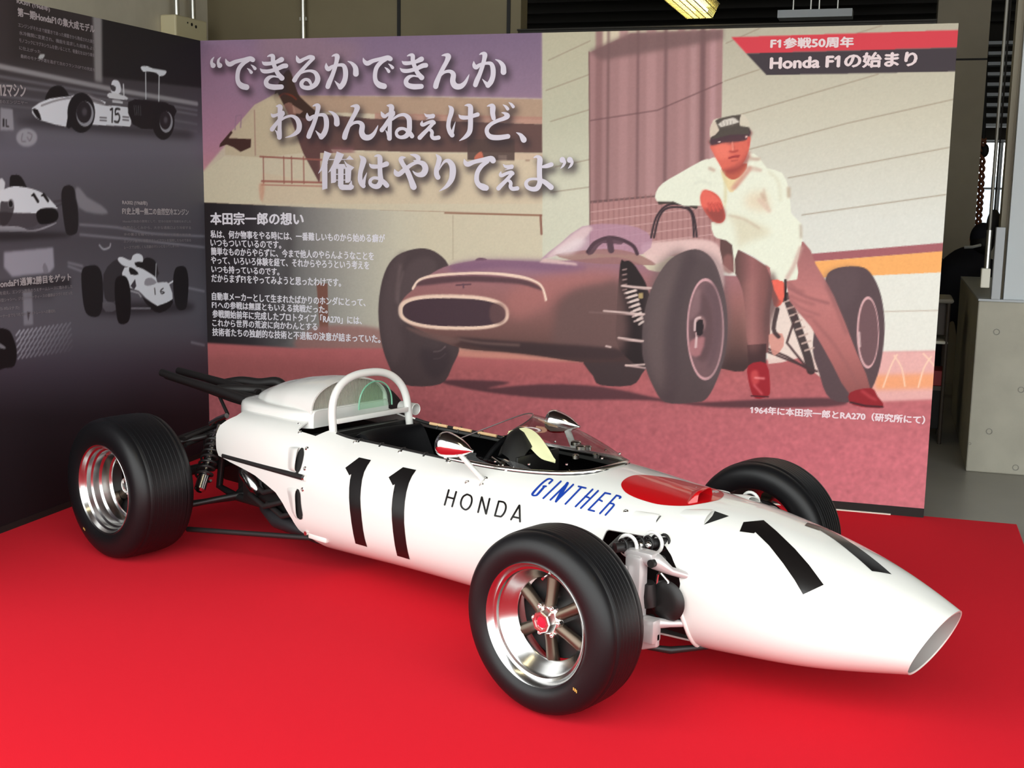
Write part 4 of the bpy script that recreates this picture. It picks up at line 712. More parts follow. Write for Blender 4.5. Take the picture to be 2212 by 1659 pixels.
lc.stroke(L1([(190,1140),(180,1200),(215,1205)]), (96, 84, 88), 2.5, 0.8, 0.5, 3); lc.stroke(L1([(235,1130),(270,1150),(250,1200),(230,1170)]), (96, 84, 88), 2.5, 0.8, 0.5, 3)
lc.stroke(L1([(940,935),(956,925),(954,1040)]), DK, 4.5); lc.stroke(L1([(1018,930),(985,928),(982,975),(1005,968),(1018,1000),(1005,1040),(975,1035)]), DK, 4.5, sm=2)
for y in (1000, 1025): lc.stroke(L1([(850,y),(905,y+4)]), (90, 80, 84), 3); lc.stroke(L1([(1045,y-5),(1095,y)]), (90, 80, 84), 3)
# car 11 at the left edge
L2 = lambda p: Z(p, 0, 400, 2212/560)
lc.fill(L2([(80,-60),(120,-90),(180,-70),(240,60),(240,180),(100,120)]), DK, 3); lc.fill(L2([(0,-60),(30,-40),(40,-10),(20,60),(-40,60)]), (196, 184, 186), 2); lc.fill(L2([(0,60),(60,80),(70,110),(0,120)]), DK, 2, 0.7)
lc.fill(L2([(-300,300),(-200,60),(0,40),(100,10),(200,15),(300,40),(380,80),(450,150),(490,200),(440,190),(340,200),(310,240),(120,235),(0,230)]), WH, 3)
lc.fill(L2([(-200,230),(120,240),(310,240),(320,330),(200,370),(-200,390)]), (70, 60, 64), 2, 0.9); lc.fill(L2([(-200,350),(150,350),(230,380),(330,370),(480,315),(440,345),(300,395),(180,395),(-200,395)]), (150, 138, 142), 2, 0.9)
lc.fill(L2([(305,250),(330,210),(400,195),(460,200),(495,240),(480,300),(400,330),(330,325)]), (22, 18, 20), 3)
lc.stroke(L2([(285,80),(320,136)]), DK, 8); lc.stroke(L2([(268,88),(290,82)]), DK, 4); lc.stroke(L2([(370,80),(405,130)]), DK, 8); lc.stroke(L2([(352,88),(372,82)]), DK, 4)
lc.fill(L2([(40,140),(110,150),(110,230),(60,330),(0,330),(0,150)]), (50, 42, 45), 3, 0.85); lc.fill(L2(el(90, 155, 26, 40)), (128, 118, 122), 0, 0.8); lc.fill(L2(el(88, 158, 18, 30)), DK)
lc.stroke(L2([(460,140),(560,125)]), (70, 60, 64), 6); lc.stroke(L2([(480,180),(560,140)]), (70, 60, 64), 4)
lc.fill(L2([(520,110),(530,30),(560,2),(610,5),(640,60),(665,240),(660,380),(630,420),(570,420),(545,330)]), (36, 30, 32), 3); lc.fill(L2([(640,30),(680,25),(740,100),(860,170),(920,240),(800,240),(670,190)]), (134, 122, 126), 2, 0.8, 1)
lc.fill(L2([(-100,400),(300,400),(560,410),(560,440),(100,470),(-100,470)]), (36, 30, 32), 3, 0.8, 2)
for q in ([(680,335),(1000,360),(1200,400),(1400,420),(1740,435)], [(680,420),(1000,450),(1300,480),(1740,530)], [(580,690),(700,735)], [(1600,875),(1740,905)], [(1630,1340),(1740,1365)], [(580,660),(700,690)]): lc.stroke(L2(q), (138, 126, 132), 5, 0.7, 0.8, 3)
lc.stroke(L2([(845,510),(880,545),(930,530),(940,500)]), (178, 166, 170), 4, 0.8, 0.5, 4)
# white sign, caption area and tyre marks
lc.fill(L2([(30,570),(450,530),(460,700),(420,745),(100,780),(30,700)]), (152, 138, 146), 0, 0.9, 1); lc.fill(L2([(360,700),(380,660),(410,730),(380,760)]), (112, 100, 106), 2, 0.8)
lc.fill(L2([(-200,840),(600,790),(600,870),(-200,900)]), (40, 33, 36), 0, 0.85, 2); lc.fill(L2([(-200,900),(450,900),(450,960),(-200,1000)]), (50, 43, 46), 0, 0.6, 4)
lc.fill(L2([(190,900),(270,900),(280,1190),(200,1195)]), (150, 138, 144), 0, 0.55, 0.8); lc.fill(L2([(225,1080),(255,1080),(238,1160)]), (70, 60, 64))
for r in range(5):
    for k in range(13): lc.stroke(L2([(135+k*36+r*4,1280+r*50-k*5.5),(165+k*36+r*4,1240+r*50-k*5.5)]), (156, 144, 150), 4.5, 0.85-k*0.045-r*0.06)
lc.fill(L2([(-60,1250),(60,1230),(110,1300),(140,1420),(120,1540),(40,1560),(-60,1560)]), (24, 18, 20), 3); lc.fill(L2([(-60,1330),(0,1350),(50,1390),(0,1390)]), (150, 138, 142), 2, 0.7)
# car 16
lc.fill(L2([(740,1080),(1000,1110),(1450,1090),(1640,1060),(1600,1000),(1000,1000)]), (44, 36, 40), 2, 0.85, 3)
lc.fill(L2([(690,800),(705,710),(760,685),(830,690),(870,780),(875,1000),(840,1115),(750,1110),(710,1020)]), (30, 25, 27), 3)
lc.fill(L2([(880,760),(960,650),(1040,640),(1320,700),(1330,800),(1100,900),(960,1000),(890,960)]), (52, 45, 48), 2)
lc.fill(L2([(1215,680),(1230,625),(1280,620),(1330,660),(1340,760),(1240,760)]), (34, 28, 30), 3)
lc.fill(L2([(1005,620),(1040,612),(1110,640),(1130,600),(1170,582),(1210,600),(1215,650),(1160,700),(1060,690),(1010,650)]), WH, 3); lc.fill(L2([(1145,660),(1215,655),(1220,700),(1170,700)]), DK, 2)
lc.fill(L2([(1060,700),(1180,700),(1260,740),(1330,790),(1340,830),(1420,825),(1450,870),(1470,970),(1380,1020),(1340,1030),(1240,960),(1180,900),(1090,870),(1040,800)]), WH, 2); lc.fill(L2([(1100,700),(1150,720),(1180,760),(1110,760)]), DK, 2); lc.fill(L2([(1110,860),(1150,800),(1160,860),(1140,890)]), (60, 52, 56))
lc.fill(L2([(1230,850),(1240,800),(1290,790),(1335,830),(1280,855)]), (140, 128, 132), 2); lc.stroke(L2([(1316,880),(1322,930)]), DK, 3); lc.stroke(L2([(1390,880),(1366,900),(1376,925),(1400,915),(1370,905)]), DK, 2.5, sm=3)
lc.fill(L2([(1210,950),(1340,1030),(1470,975),(1450,1040),(1360,1090),(1280,1050)]), (28, 22, 24), 2); lc.stroke(L2([(1440,840),(1480,815)]), WH, 4); lc.stroke(L2([(1120,1050),(1280,1050)]), (140, 128, 132), 4, 0.7); lc.stroke(L2([(1330,670),(1325,790)]), WH, 3, 0.8)
lc.fill(L2([(870,1000),(960,1000),(1000,1060),(900,1080)]), (96, 86, 90), 2, 0.7); lc.stroke(L2([(1110,900),(1180,920),(1200,950)]), (160, 148, 150), 4, 0.8)
lc.fill(L2([(975,900),(985,800),(1030,770),(1080,790),(1110,900),(1110,1100),(1080,1175),(1010,1175),(985,1050)]), (24, 19, 21), 3)
lc.fill(L2([(1475,800),(1490,720),(1520,692),(1580,700),(1605,800),(1600,960),(1580,1055),(1510,1055),(1480,940)]), (28, 23, 25), 3)
lc.img *= np.array([1.10, 1.22, 1.26])
lc.mesh('printed_picture', lfwd(0.002), lp)
I_l = ink('left_text', 176, 172, 176); I_l2 = ink('left_small', 132, 128, 134)
text_lines('heading', [('RA301 (1968年)', (35, 9), (106, 27), (35, -3)), ('第一期HondaF1の集大成モデル', (37, 35), (203, 72), (36, 16)), ('V12マシン', (-12, 206), (54, 208), (-12, 180)), ('RA302 (1968年)', (263, 443), (317, 445), (263, 432)),
    ('F1史上唯一無二の自然空冷エンジン', (263, 463), (406, 465), (263, 448)), ('にてHondaF1通算2勝目をゲット', (-40, 626), (152, 606), (-40, 608))], linv, lfwd, I_l, lp, 0.004, 0.035)
text_lines('text_line', [('エンジンがそれまで縦置きであった横置きから熟成された新型', (38, 58), (204, 95), (38, 49)), ('水冷機関に変更され、機能を追求した結果もよい', (40, 75), (205, 110), (40, 66)), ('モノコックにマグネシウムを使いることで、軽量化をはかり車体', (40, 91), (203, 124), (40, 82)),
    ('に仕上がった', (40, 107), (86, 116), (40, 99)), ('最終のモナコ予選を過ぎて次のフランスGPでの完走を', (43, 125), (204, 155), (43, 117)), ('車が足首のエンジニヤー', (-30, 222), (58, 226), (-30, 214)),
    ('Hondaの独自の開発として、空冷の技術で発展をめざした', (264, 481), (411, 481), (264, 475)), ('自然のしくみから、大きな通風口より冷却する', (265, 495), (411, 495), (265, 488)), ('水の重さを軽く、レースに向けて軽量の新型車', (266, 509), (411, 510), (266, 503)), ('エンジン後方に搭載するレイアウトを採用したものである', (266, 524), (411, 522), (266, 517)), ('レースでは惜しくも悲劇のマシンとなってしまった', (267, 538), (385, 534), (267, 531)),
    ('の開幕時を迎え、エンジン改良のうえチームレースに臨みました', (-30, 640), (155, 622), (-30, 632)), ('出走する新型シャシー。ジョン・サーティースの優勝はつづくのだった', (-30, 656), (155, 636), (-30, 648)), ('に勝ちぬけた', (-30, 672), (41, 668), (-30, 664)), ('し、最終コーナーまでもつれてメインストレートへの幕切れ', (-30, 690), (118, 675), (-30, 682))], linv, lfwd, I_l2, lp, 0.004, 0.02)
# ================================================================ the racing car (x forward, y to its left, z up)
M_paint = mat('white_paint', (0.73, 0.73, 0.70, 1), 0.35, coat=1.0, coatr=0.03)
M_num = mat('black_number', (0.006, 0.005, 0.005, 1), 0.3, coat=0.15)
M_red = mat('red_paint', rgb(178, 10, 18), 0.3, coat=0.8)
M_blue = mat('blue_paint', rgb(22, 58, 150), 0.35, coat=0.3)
M_rub = mat('tyre_rubber', (0.0045, 0.0045, 0.0055, 1), 0.42, spec=0.4, bump=0.06, bscale=220)
M_alu = mat('polished_aluminium', (0.56, 0.555, 0.55, 1), 0.2, 1.0)
M_mag = mat('magnesium', rgb(104, 92, 80), 0.38, 0.85)
M_chr = mat('chrome', (0.85, 0.85, 0.84, 1), 0.12, 1.0)
M_arm = mat('satin_grey_arm', rgb(196, 192, 192), 0.32, 0.35)
M_sil = mat('plated_steel', (0.75, 0.73, 0.70, 1), 0.22, 1.0)
M_blk = mat('black_satin', (0.012, 0.011, 0.011, 1), 0.45)
M_mtb = mat('matt_black', (0.006, 0.006, 0.006, 1), 0.8)
M_lea = mat('black_leather', (0.0022, 0.0022, 0.003, 1), 0.6, spec=0.12, bump=0.15, bscale=150)
M_exh = mat('exhaust_black', (0.012, 0.010, 0.010, 1), 0.55)
M_gry = mat('cast_grey', rgb(110, 110, 112), 0.4, 0.7)
M_gold = mat('gold_mark', rgb(200, 170, 90), 0.4, 0.4)
M_tan = mat('tan_highlight', rgb(226, 186, 140), 0.5)  # colour of the painted highlights on the far cockpit lip
M_yel = mat('pale_yellow_reflection', rgb(248, 246, 196), 0.7)  # stands in for daylight reflected on the dash cowl
M_cap = mat('red_cap', rgb(190, 30, 55), 0.3, coat=0.5)
M_per = mat('perspex', (1, 1, 1, 1), 0.0, trans=1.0, ior=1.02, spec=0.5)
_nt = M_per.node_tree; _pp = _nt.nodes['Principled BSDF']; _o = _nt.nodes['Material Output']
_t = _nt.nodes.new('ShaderNodeBsdfTransparent'); _t.inputs[0].default_value = (0.93, 0.94, 0.93, 1); _g = _nt.nodes.new('ShaderNodeBsdfGlossy'); _g.inputs['Roughness'].default_value = 0.03
_x = _nt.nodes.new('ShaderNodeMixShader'); _fr = _nt.nodes.new('ShaderNodeFresnel'); _fr.inputs[0].default_value = 1.4
_mu = _nt.nodes.new('ShaderNodeMath'); _mu.operation = 'MULTIPLY'; _mu.inputs[1].default_value = 0.55; _nt.links.new(_fr.outputs[0], _mu.inputs[0]); _nt.links.new(_mu.outputs[0], _x.inputs[0]); _nt.links.new(_t.outputs[0], _x.inputs[1]); _nt.links.new(_g.outputs[0], _x.inputs[2]); _nt.links.new(_x.outputs[0], _o.inputs[0])
M_grn = M_per.copy(); M_grn.name = 'green_perspex'
for q in M_grn.node_tree.nodes:
    if q.type == 'BSDF_TRANSPARENT': q.inputs[0].default_value = (0.72, 0.92, 0.78, 1)
car = empty('racing_car', (1.15, 0, 0), 'vintage white open wheel racing car with a black number 11 on red carpet', 'racing car')
XM, ZM, WM, HM, KM = 3.2223, 0.2657, 0.1435, 0.1021, 0.4793
KX = np.array([0.17, 0.75, 1.3, 2.05, 2.35, 2.65, 2.95, XM]); KW = np.array([0.350, 0.3674, 0.3751, 0.3723, 0.3400, 0.2961, 0.2464, WM])
KT = np.array([0.615, 0.63, 0.6274, 0.606, 0.5787, 0.5505, 0.4744, ZM+HM]); KB = np.array([0.062, 0.0682, 0.0892, 0.0983, 0.0985, 0.1029, 0.1233, ZM-HM])
def herm(xk, yk, x):
    h_ = np.diff(xk); d = np.diff(yk)/h_; m = np.zeros(len(yk)); m[1:-1] = (d[1:]*h_[:-1]+d[:-1]*h_[1:])/(xk[2:]-xk[:-2]); m[0] = d[0]; m[-1] = 1.5*d[-1]-0.5*m[-2]
    i = np.clip(np.searchsorted(xk, x)-1, 0, len(xk)-2); h = h_[i]; t = (x-xk[i])/h
    return (2*t**3-3*t**2+1)*yk[i]+(t**3-2*t**2+t)*h*m[i]+(-2*t**3+3*t**2)*yk[i+1]+(t**3-t**2)*h*m[i+1]
sst = lambda t: np.clip(t, 0, 1)**2*(3-2*np.clip(t, 0, 1))
def S(x, th, inset=0.0):
    x = np.asarray(x, float); th = np.asarray(th, float)
    w, t, b = herm(KX, KW, x)-inset, herm(KX, KT, x)-inset, herm(KX, KB, x)+inset
    s = np.clip((x-2.35)/(XM-2.35), 0, 1); n1 = (2.0733+2.4*sst((0.95-x)/0.65))*(1-s)+2.05*s; n2 = 2.7524*(1-s)+2.05*s; zc = b+(t-b)*0.46
    c, sn = np.cos(th), np.sin(th); e = np.where(sn > 0, n1, n2)
    y = -w*np.sign(c)*np.abs(c)**(2/e); z = zc+np.where(sn > 0, t-zc, zc-b)*np.sign(sn)*np.abs(sn)**(2/e)
    return np.stack([x+KM*s*s*(z-ZM), y, z], -1)
def yo(x): return np.where(x < 1.55, np.interp(x, [0.69, 0.765, 0.80], [0.278, 0.27, 0.222]), 0.222*np.clip(1-((x-1.55)/0.505)**2, 0, 1)**0.3)
def seg_d(x, z, a, b):
    a, b = np.array(a), np.array(b); d = b-a; t = np.clip(((x-a[0])*d[0]+(z-a[1])*d[1])/(d@d), 0, 1); return np.hypot(x-a[0]-t*d[0], z-a[1]-t*d[1])
def keep(P):
    x, y, z = P[..., 0], P[..., 1], P[..., 2]
    f = np.where(z > 0.45, np.maximum(np.maximum(np.abs(y)-yo(x), 0.662-x), x-2.056), 1.0)              # cockpit
    xe = np.interp(z, [0.10, 0.145, 0.187, 0.238, 0.289, 0.322, 0.332, 0.361, 0.396, 0.437, 0.458, 0.468, 0.474], [2.55, 2.547, 2.55, 2.545, 2.529, 2.520, 2.531, 2.534, 2.519, 2.482, 2.452, 2.43, 2.39])
    f = np.minimum(f, np.maximum(np.maximum(x-xe, z-0.475), np.maximum(2.238-x, 0.106-z)))               # front wheel well
    xr = np.interp(z, [0.06, 0.13, 0.164, 0.183, 0.232, 0.291, 0.338, 0.382, 0.403, 0.408, 0.44, 0.50, 0.54, 0.565, 0.585, 0.62], [0.86, 0.82, 0.777, 0.740, 0.715, 0.665, 0.605, 0.444, 0.273, 0.225, 0.205, 0.195, 0.205, 0.235, 0.27, 0.28])
    f = np.minimum(f, x-xr)
    return f
def clip_grid(P, F):
    """quads of a surface grid kept where F>0, cut along F=0"""
    n, m = F.shape; V = [tuple(p) for p in P.reshape(-1, 3)]; Ff = F.ravel(); ed = {}; faces = []
    def cut(i, j):
        k = (min(i, j), max(i, j))
        if k not in ed:
            t = Ff[i]/(Ff[i]-Ff[j]); a, b = np.array(V[i]), np.array(V[j]); ed[k] = len(V); V.append(tuple(a+(b-a)*t))
        return ed[k]
    pos = Ff > 0
    for i in range(n-1):
        for j in range(m-1):
            q = (i*m+j, (i+1)*m+j, (i+1)*m+j+1, i*m+j+1); s = [pos[k] for k in q]
            if all(s): faces.append((q, i)); continue
            if not any(s): continue
            o = []
            for a in range(4):
                p, r = q[a], q[(a+1) % 4]
                if pos[p]: o.append(p)
                if pos[p] != pos[r]: o.append(cut(p, r))
            if len(o) > 2: faces.append((tuple(o), i))
    return V, faces
xs = np.concatenate([np.arange(0.172, 2.7, 0.008), np.linspace(2.7, XM, 66)]); ths = np.linspace(-PI/2, 1.5*PI, 241)
GX, GT = np.meshgrid(xs, ths, indexing='ij'); PG = S(GX, GT); FG = keep(PG)
V_, FC = clip_grid(PG, FG)
def pick(cond):
    b = MB(); used = {}; 
    for q, i in FC:
        if not cond(xs[i]): continue
        r = []
        for k in q:
            if k not in used: used[k] = len(b.v); b.v.append(V_[k])
            r.append(used[k])
        b.f.append(tuple(r))
    return b
tubm, nosem = pick(lambda x: x < 2.125), pick(lambda x: x >= 2.125)
tub = tubm.build('monocoque', M_paint, car, solid=0.006, weld=1e-5, split=50)
nose = nosem.build('nose_cone', M_paint, car, solid=0.006, weld=1e-5, split=50)
BVH = BVHTree.FromPolygons([Vector(p) for p in V_], [q for q, i in FC])
def side_pt(x, z, s=-1):
    h = BVH.ray_cast(Vector((x, s*1.0, z)), Vector((0, -s, 0))); return np.array(h[0]) if h[0] else None
for s in (-1, 1):
    fl_ = [side_pt(x+0.005, z, s) for z, x in ((0.326, 2.524), (0.31, 2.521), (0.289, 2.529), (0.262, 2.538), (0.238, 2.545), (0.21, 2.549), (0.187, 2.55), (0.165, 2.549), (0.145, 2.547), (0.128, 2.548))]
    fl_ = [p for p in fl_ if p is not None]
    MB().tube(spline(fl_, 4), 0.007, 10).build('nose_flange', M_paint, nose)
def cast(x, y, off=0.0):
    h = BVH.ray_cast(Vector(CAM), Vector(pxray(x, y)).normalized())
    if h[0] is None: h = BVH.find_nearest(Vector(px_plane(x, y, np.array([0, 1.0, 0]), 0.08)))
    n = h[1] if h[1].dot(Vector(CAM)-h[0]) > 0 else -h[1]
    return np.array(h[0]+n*off), np.array(n)
def px_y(x, y, Y): return px_plane(x, y, np.array([0, 1.0, 0]), Y)
def drape_poly(name, px, m, parent, off=0.0012, step=7.0):
    px = [Vector(p) for p in px]; pts = []
    for i, p in enumerate(px):
        q = px[(i+1) % len(px)]; k = max(1, int((q-p).length/step))
        pts += [p+(q-p)*t/k for t in range(k)]
    ne = len(pts); edges = [(i, (i+1) % ne) for i in range(ne)]
    xa, xb = min(p.x for p in px), max(p.x for p in px); ya, yb = min(p.y for p in px), max(p.y for p in px)
    for x in np.arange(xa+step/2, xb, step):
        for y in np.arange(ya+step/2, yb, step): pts.append(Vector((x, y)))
    vo, eo, fo, *_r = delaunay_2d_cdt(pts, edges, [], 1, 1e-4)
    b = MB(); b.v = [tuple(cast(v.x, v.y, off)[0]) for v in vo]; b.f = [tuple(f) for f in fo]
    return b.build(name, m, parent, smooth=True, split=0)
def drape_strokes(name, strokes, m, parent, off=0.0012):
    b = MB()
    for st in strokes:
        V, F = ribbon(st, 5); b.add([cast(p[0], p[1], off)[0] for p in V], F)
    return b.build(name, m, parent, smooth=True, split=0)
ZN = lambda p: Z(p, 720, 970, 2212/333.33)
n1 = drape_poly('number_one', ZN([(372,122),(543,160),(490,240),(445,330),(415,440),(398,570),(390,700),(395,830),(410,1000),(430,1160),(455,1290),(487,1400),(320,1352),(290,1220),(262,1050),(240,870),(228,700),(230,560),(242,440),(260,360),(232,380),(174,270)]), M_num, tub)
n2 = drape_poly('number_one', ZN([(1002,262),(1190,302),(1130,390),(1085,490),(1050,620),(1028,760),(1018,900),(1018,1060),(1030,1200),(1050,1360),(1072,1480),(1098,1580),(918,1527),(885,1380),(858,1180),(842,1000),(838,860),(848,720),(866,600),(885,505),(855,522),(795,405)]), M_num, tub)
drape_poly('number_one', Z([(1140,607),(1297,592),(1400,680),(1540,815),(1650,940),(1765,1095),(1604,1170),(1540,1060),(1450,930),(1340,790),(1232,685),(1222,695),(1110,680)], 1290, 960, 1948/540), M_num, nose)
_n = Z([(1140,607),(1297,592),(1400,680),(1540,815),(1650,940),(1765,1095),(1604,1170),(1540,1060),(1450,930),(1340,790),(1232,685),(1222,695),(1110,680)], 1290, 960, 1948/540)
_pl = [cast(*q)[0] for q in _n]; _d = cast(*Z([(1485, 637)], 1550, 1080, 3.95)[0])[0]-cast(*_n[5])[0]
def drape_plan(name, pts, m, parent, off=0.0012, step=0.012):
    pts = [Vector(p[:2]) for p in pts]; P_ = []
    for i, p in enumerate(pts):
        q = pts[(i+1) % len(pts)]; k = max(1, int((q-p).length/step)); P_ += [p+(q-p)*t/k for t in range(k)]
    ne = len(P_); ed = [(i, (i+1) % ne) for i in range(ne)]; xa, xb = min(p.x for p in pts), max(p.x for p in pts); ya, yb = min(p.y for p in pts), max(p.y for p in pts)
    for x in np.arange(xa, xb, step):
        for y in np.arange(ya, yb, step): P_.append(Vector((x, y)))
    vo, eo, fo, *_r = delaunay_2d_cdt(P_, ed, [], 1, 1e-5); b = MB()
    for v in vo:
        h = BVH.ray_cast(Vector((v.x, v.y, 2)), Vector((0, 0, -1))); b.v.append(tuple(h[0]+(h[1] if h[1].z > 0 else -h[1])*off))
    b.f = [tuple(f) for f in fo]; return b.build(name, m, parent, smooth=True, split=0)
drape_plan('number_one', [p+np.array([_d[0], _d[1], 0]) for p in _pl], M_num, nose)
s10 = 2212/220
LW = lambda st, ox, oy, w: [Z([(p[0], p[1], p[2] if len(p) > 2 else w) for p in s], ox, oy, s10) for s in st]
oval = [(700,385),(775,420),(800,490),(785,590),(740,670),(670,715),(600,680),(563,610),(570,520),(615,430),(690,386)]
HON = {'H': [[(300,290),(210,610)], [(460,330),(372,645)], [(265,440),(400,475)]], 'O': [oval], 'N': [[(1015,445),(935,770)], [(1020,450),(1105,800)], [(1185,480),(1110,805)]],
       'D': [[(1385,535),(1300,845)], [(1385,535),(1490,555),(1535,620),(1535,700),(1500,790),(1440,860),(1400,862),(1300,845)]], 'A': [[(1830,625),(1650,930)], [(1835,625),(1845,975)], [(1695,870),(1835,900)]]}
drape_strokes('side_lettering', [s for L in HON.values() for s in LW(L, 940, 1030, 40)], M_num, tub)
GIN = [[(640,275,34),(610,257,34),(570,250,34),(520,265,38),(420,340,40),(310,450,44),(222,550,50),(200,590,46),(225,610,36),(270,610,34),(310,590,44),(400,490,48),(470,410,40)], [(640,278),(565,350)], [(440,412),(500,412)], [(820,305),(440,670)], [(965,345),(595,705)], [(965,345,60),(840,540,80),(715,740,50)], [(1090,375),(720,735)],
       [(1205,415),(1360,450)], [(1270,430),(920,795)], [(1510,480),(1140,850)], [(1630,510),(1255,885)], [(1350,630),(1430,660)], [(1780,555),(1420,920)], [(1780,555),(1895,580)], [(1650,700),(1715,735)], [(1420,920),(1545,950)],
       [(2030,610),(1670,1000)], [(2030,610),(2120,640),(2095,670)], [(1900,780),(1965,800),(1960,840),(1790,1035)]]
drape_strokes('driver_name', LW(GIN, 1130, 1010, 38), M_blue, tub)
drape_poly('red_disc', spline(Z([(172,300),(230,205),(380,138),(560,130),(760,150),(950,175),(1200,225),(1480,300),(1700,350),(1860,400),(1925,468),(1850,545),(1690,590),(1500,625),(1300,655),(1050,655),(800,630),(600,580),(400,510),(240,420)], 1320, 1010, 7.9), 4, True), M_red, nose, 0.0012, 9)
# red intake scoop standing on the disc
Z9 = lambda x, y: (1320+x/7.9, 1010+y/7.9)
Pl, Pr = cast(*Z9(1470, 600))[0], cast(*Z9(1735, 470))[0]; Tl, Tr = cast(*Z9(1230, 655))[0], cast(*Z9(1300, 380))[0]
g = []
for u in np.linspace(0, 1, 14):
    row = []
    for v in np.linspace(0, 1, 17):
        base = (Tl*(1-v)+Tr*v)*(1-u)+(Pl*(1-v)+Pr*v)*u; h = 0.036*sst(u/0.8)*(1-abs(2*v-1)**4)**0.5 if u > 0 else 0
        row.append(base+np.array([0, 0, h-0.003]))
    g.append(row)
MB().grid(g).build('intake_scoop', M_red, nose, solid=0.003)
MB().add([g[7][v]-np.array([0, 0, 0.002]) for v in range(17)]+[tuple((Tl*(1-t)+Tr*t)*0.46+(Pl*(1-t)+Pr*t)*0.54-np.array([0, 0, 0.01])) for t in np.linspace(1, 0, 9)], [tuple(range(26))]).build('scoop_throat', mat('shaded_red', rgb(70, 6, 10), 0.6), nose, smooth=False)  # added dark plate: the shade inside the scoop put into its colour
def blister(name, quad, h, m, parent, n=3.0, mirror=True):
    """raised duct over the body: quad = tail a, tail b, mouth b, mouth a in photo pixels"""
    g = []
    for u in np.linspace(0, 1, 14):
        row = []
        for v in np.linspace(0, 1, 13):
            p = [(quad[0][k]*(1-v)+quad[1][k]*v)*(1-u)+(quad[3][k]*(1-v)+quad[2][k]*v)*u for k in (0, 1)]
            q, nn = cast(*p); row.append(q+nn*(h*sst(u/0.9)*max(0, 1-abs(2*v-1)**n)**0.6-0.001))
        g.append(row)
    if mirror: MB().grid(np.array(g)[:, ::-1]*np.array([1, -1, 1])).build(name, m, parent, solid=0.003)
    return MB().grid(g).build(name, m, parent, solid=0.003)
blister('duct_blister', [Z9(1060, 780), Z9(1180, 690), Z9(1765, 735), Z9(1575, 968)], 0.014, M_paint, nose)
drape_poly('duct_opening', [Z9(1770, 745), Z9(2012, 830), Z9(1960, 850), Z9(1580, 980), Z9(1660, 905), Z9(1730, 825)], M_mtb, nose, 0.0008, 6)
blister('duct_blister', [Z9(240, 860), Z9(330, 700), Z9(850, 815), Z9(765, 950)], 0.013, M_paint, nose)
drape_poly('duct_opening', [Z9(840, 822), Z9(858, 828), Z9(800, 900), Z9(765, 950), Z9(775, 905)], M_gry, nose, 0.0008, 6)
blister('side_duct', [(618, 1014), (619, 963), (648, 965), (640, 1022)], 0.018, M_paint, tub, 4.0)
blister('side_duct', [(628, 1106), (614, 1050), (642, 1054), (646, 1124)], 0.018, M_paint, tub, 4.0)
for st in ([(653, 971, 7), (651, 979, 13), (647, 996, 15), (643, 1013, 13), (642, 1020, 7)], [(643, 1060, 8), (643, 1068, 13), (644, 1090, 14), (648, 1112, 13), (650, 1118, 8)]):
    V, F = ribbon(st, 5); pts_ = [cast(p[0], p[1], 0.0025)[0] for p in V]
    MB().add(pts_, F).build('duct_slot', M_mtb, tub, split=0); MB().add([p*np.array([1, -1, 1]) for p in pts_], F).build('duct_slot', M_mtb, tub, split=0)
# catches and fasteners on the skin
fl = [(767,955),(864,976),(970,997),(1094,1015),(1259,1018),(1009,1042),(1049,1034),(1040,1047),(1352,1105),(648,934),(663,969),(659,1012),(654,1057)]
for x, y in fl:
    p, n = cast(x, y); MB().lathe([(-0.002, 0.0085), (0.002, 0.0085), (0.004, 0.0065), (0.004, 0.0045), (0.002, 0.004), (0.002, 0.0002)], p, n, 14).build('fastener', M_sil, tub)
# cockpit
ixs = np.linspace(0.74, 2.08, 60); ith = np.linspace(-PI/2-1.35, -PI/2+1.35, 41)
lin_ = MB(); GXi, GTi = np.meshgrid(ixs, np.linspace(-PI-0.9, 0.9, 71), indexing='ij'); lin_.grid(S(GXi, GTi, 0.02))
lin_.build('cockpit_liner', M_lea, car)
def bulkhead(name, x, ztop):
    q = S(np.full(61, x), np.linspace(-PI/2, 1.5*PI, 61)[:61], 0.02)[:-1]; q[:, 2] = np.minimum(q[:, 2], ztop); MB().prism(list(q), (0.015, 0, 0)).build(name, M_blk, car, smooth=False)
bulkhead('rear_bulkhead', 0.77, 0.57); bulkhead('front_bulkhead', 2.07, 0.55)
g = []
for u, (x, z, w) in enumerate([(0.83, 0.535, 0.14), (0.86, 0.545, 0.165), (0.885, 0.53, 0.175), (0.915, 0.47, 0.18), (0.97, 0.36, 0.185), (1.02, 0.29, 0.2), (1.15, 0.22, 0.2), (1.35, 0.21, 0.2), (1.5, 0.23, 0.19)]):
    g.append([(x+0.05*(abs(v)**2.5), v*w, z+0.02*(abs(v)**3)*(0 if u < 2 else 1)) for v in np.linspace(-1, 1, 17)])
MB().grid(spline(np.array(g).reshape(9, -1), 4).reshape(-1, 17, 3)).build('seat', M_lea, car, solid=0.03)
edge = lambda x, s: np.array([x, s*float(yo(np.array(x))), 0.0])
def edge_z(x, y):
    h = BVH.ray_cast(Vector((x, y*1.03+math.copysign(0.002, y), 1.0)), Vector((0, 0, -1))); return h[0].z if h[0] else 0.58
rim = []
ex = list(np.linspace(0.84, 1.9, 24))+[1.95, 1.99, 2.02, 2.04, 2.052]
for x in ex: rim.append(np.array([x, -float(yo(np.array(x))), 0]))
rim += [p*np.array([1, -1, 1]) for p in rim[::-1]]
for p in rim: p[2] = edge_z(p[0], p[1])
rim = np.array(rim); nh = len(ex)
MB().tube(rim, 0.0075, 10).build('edge_trim', M_blk, car)
ts = MB()
far = [p for p in rim[nh:] if 0.93 < p[0] < 1.62][::-1]
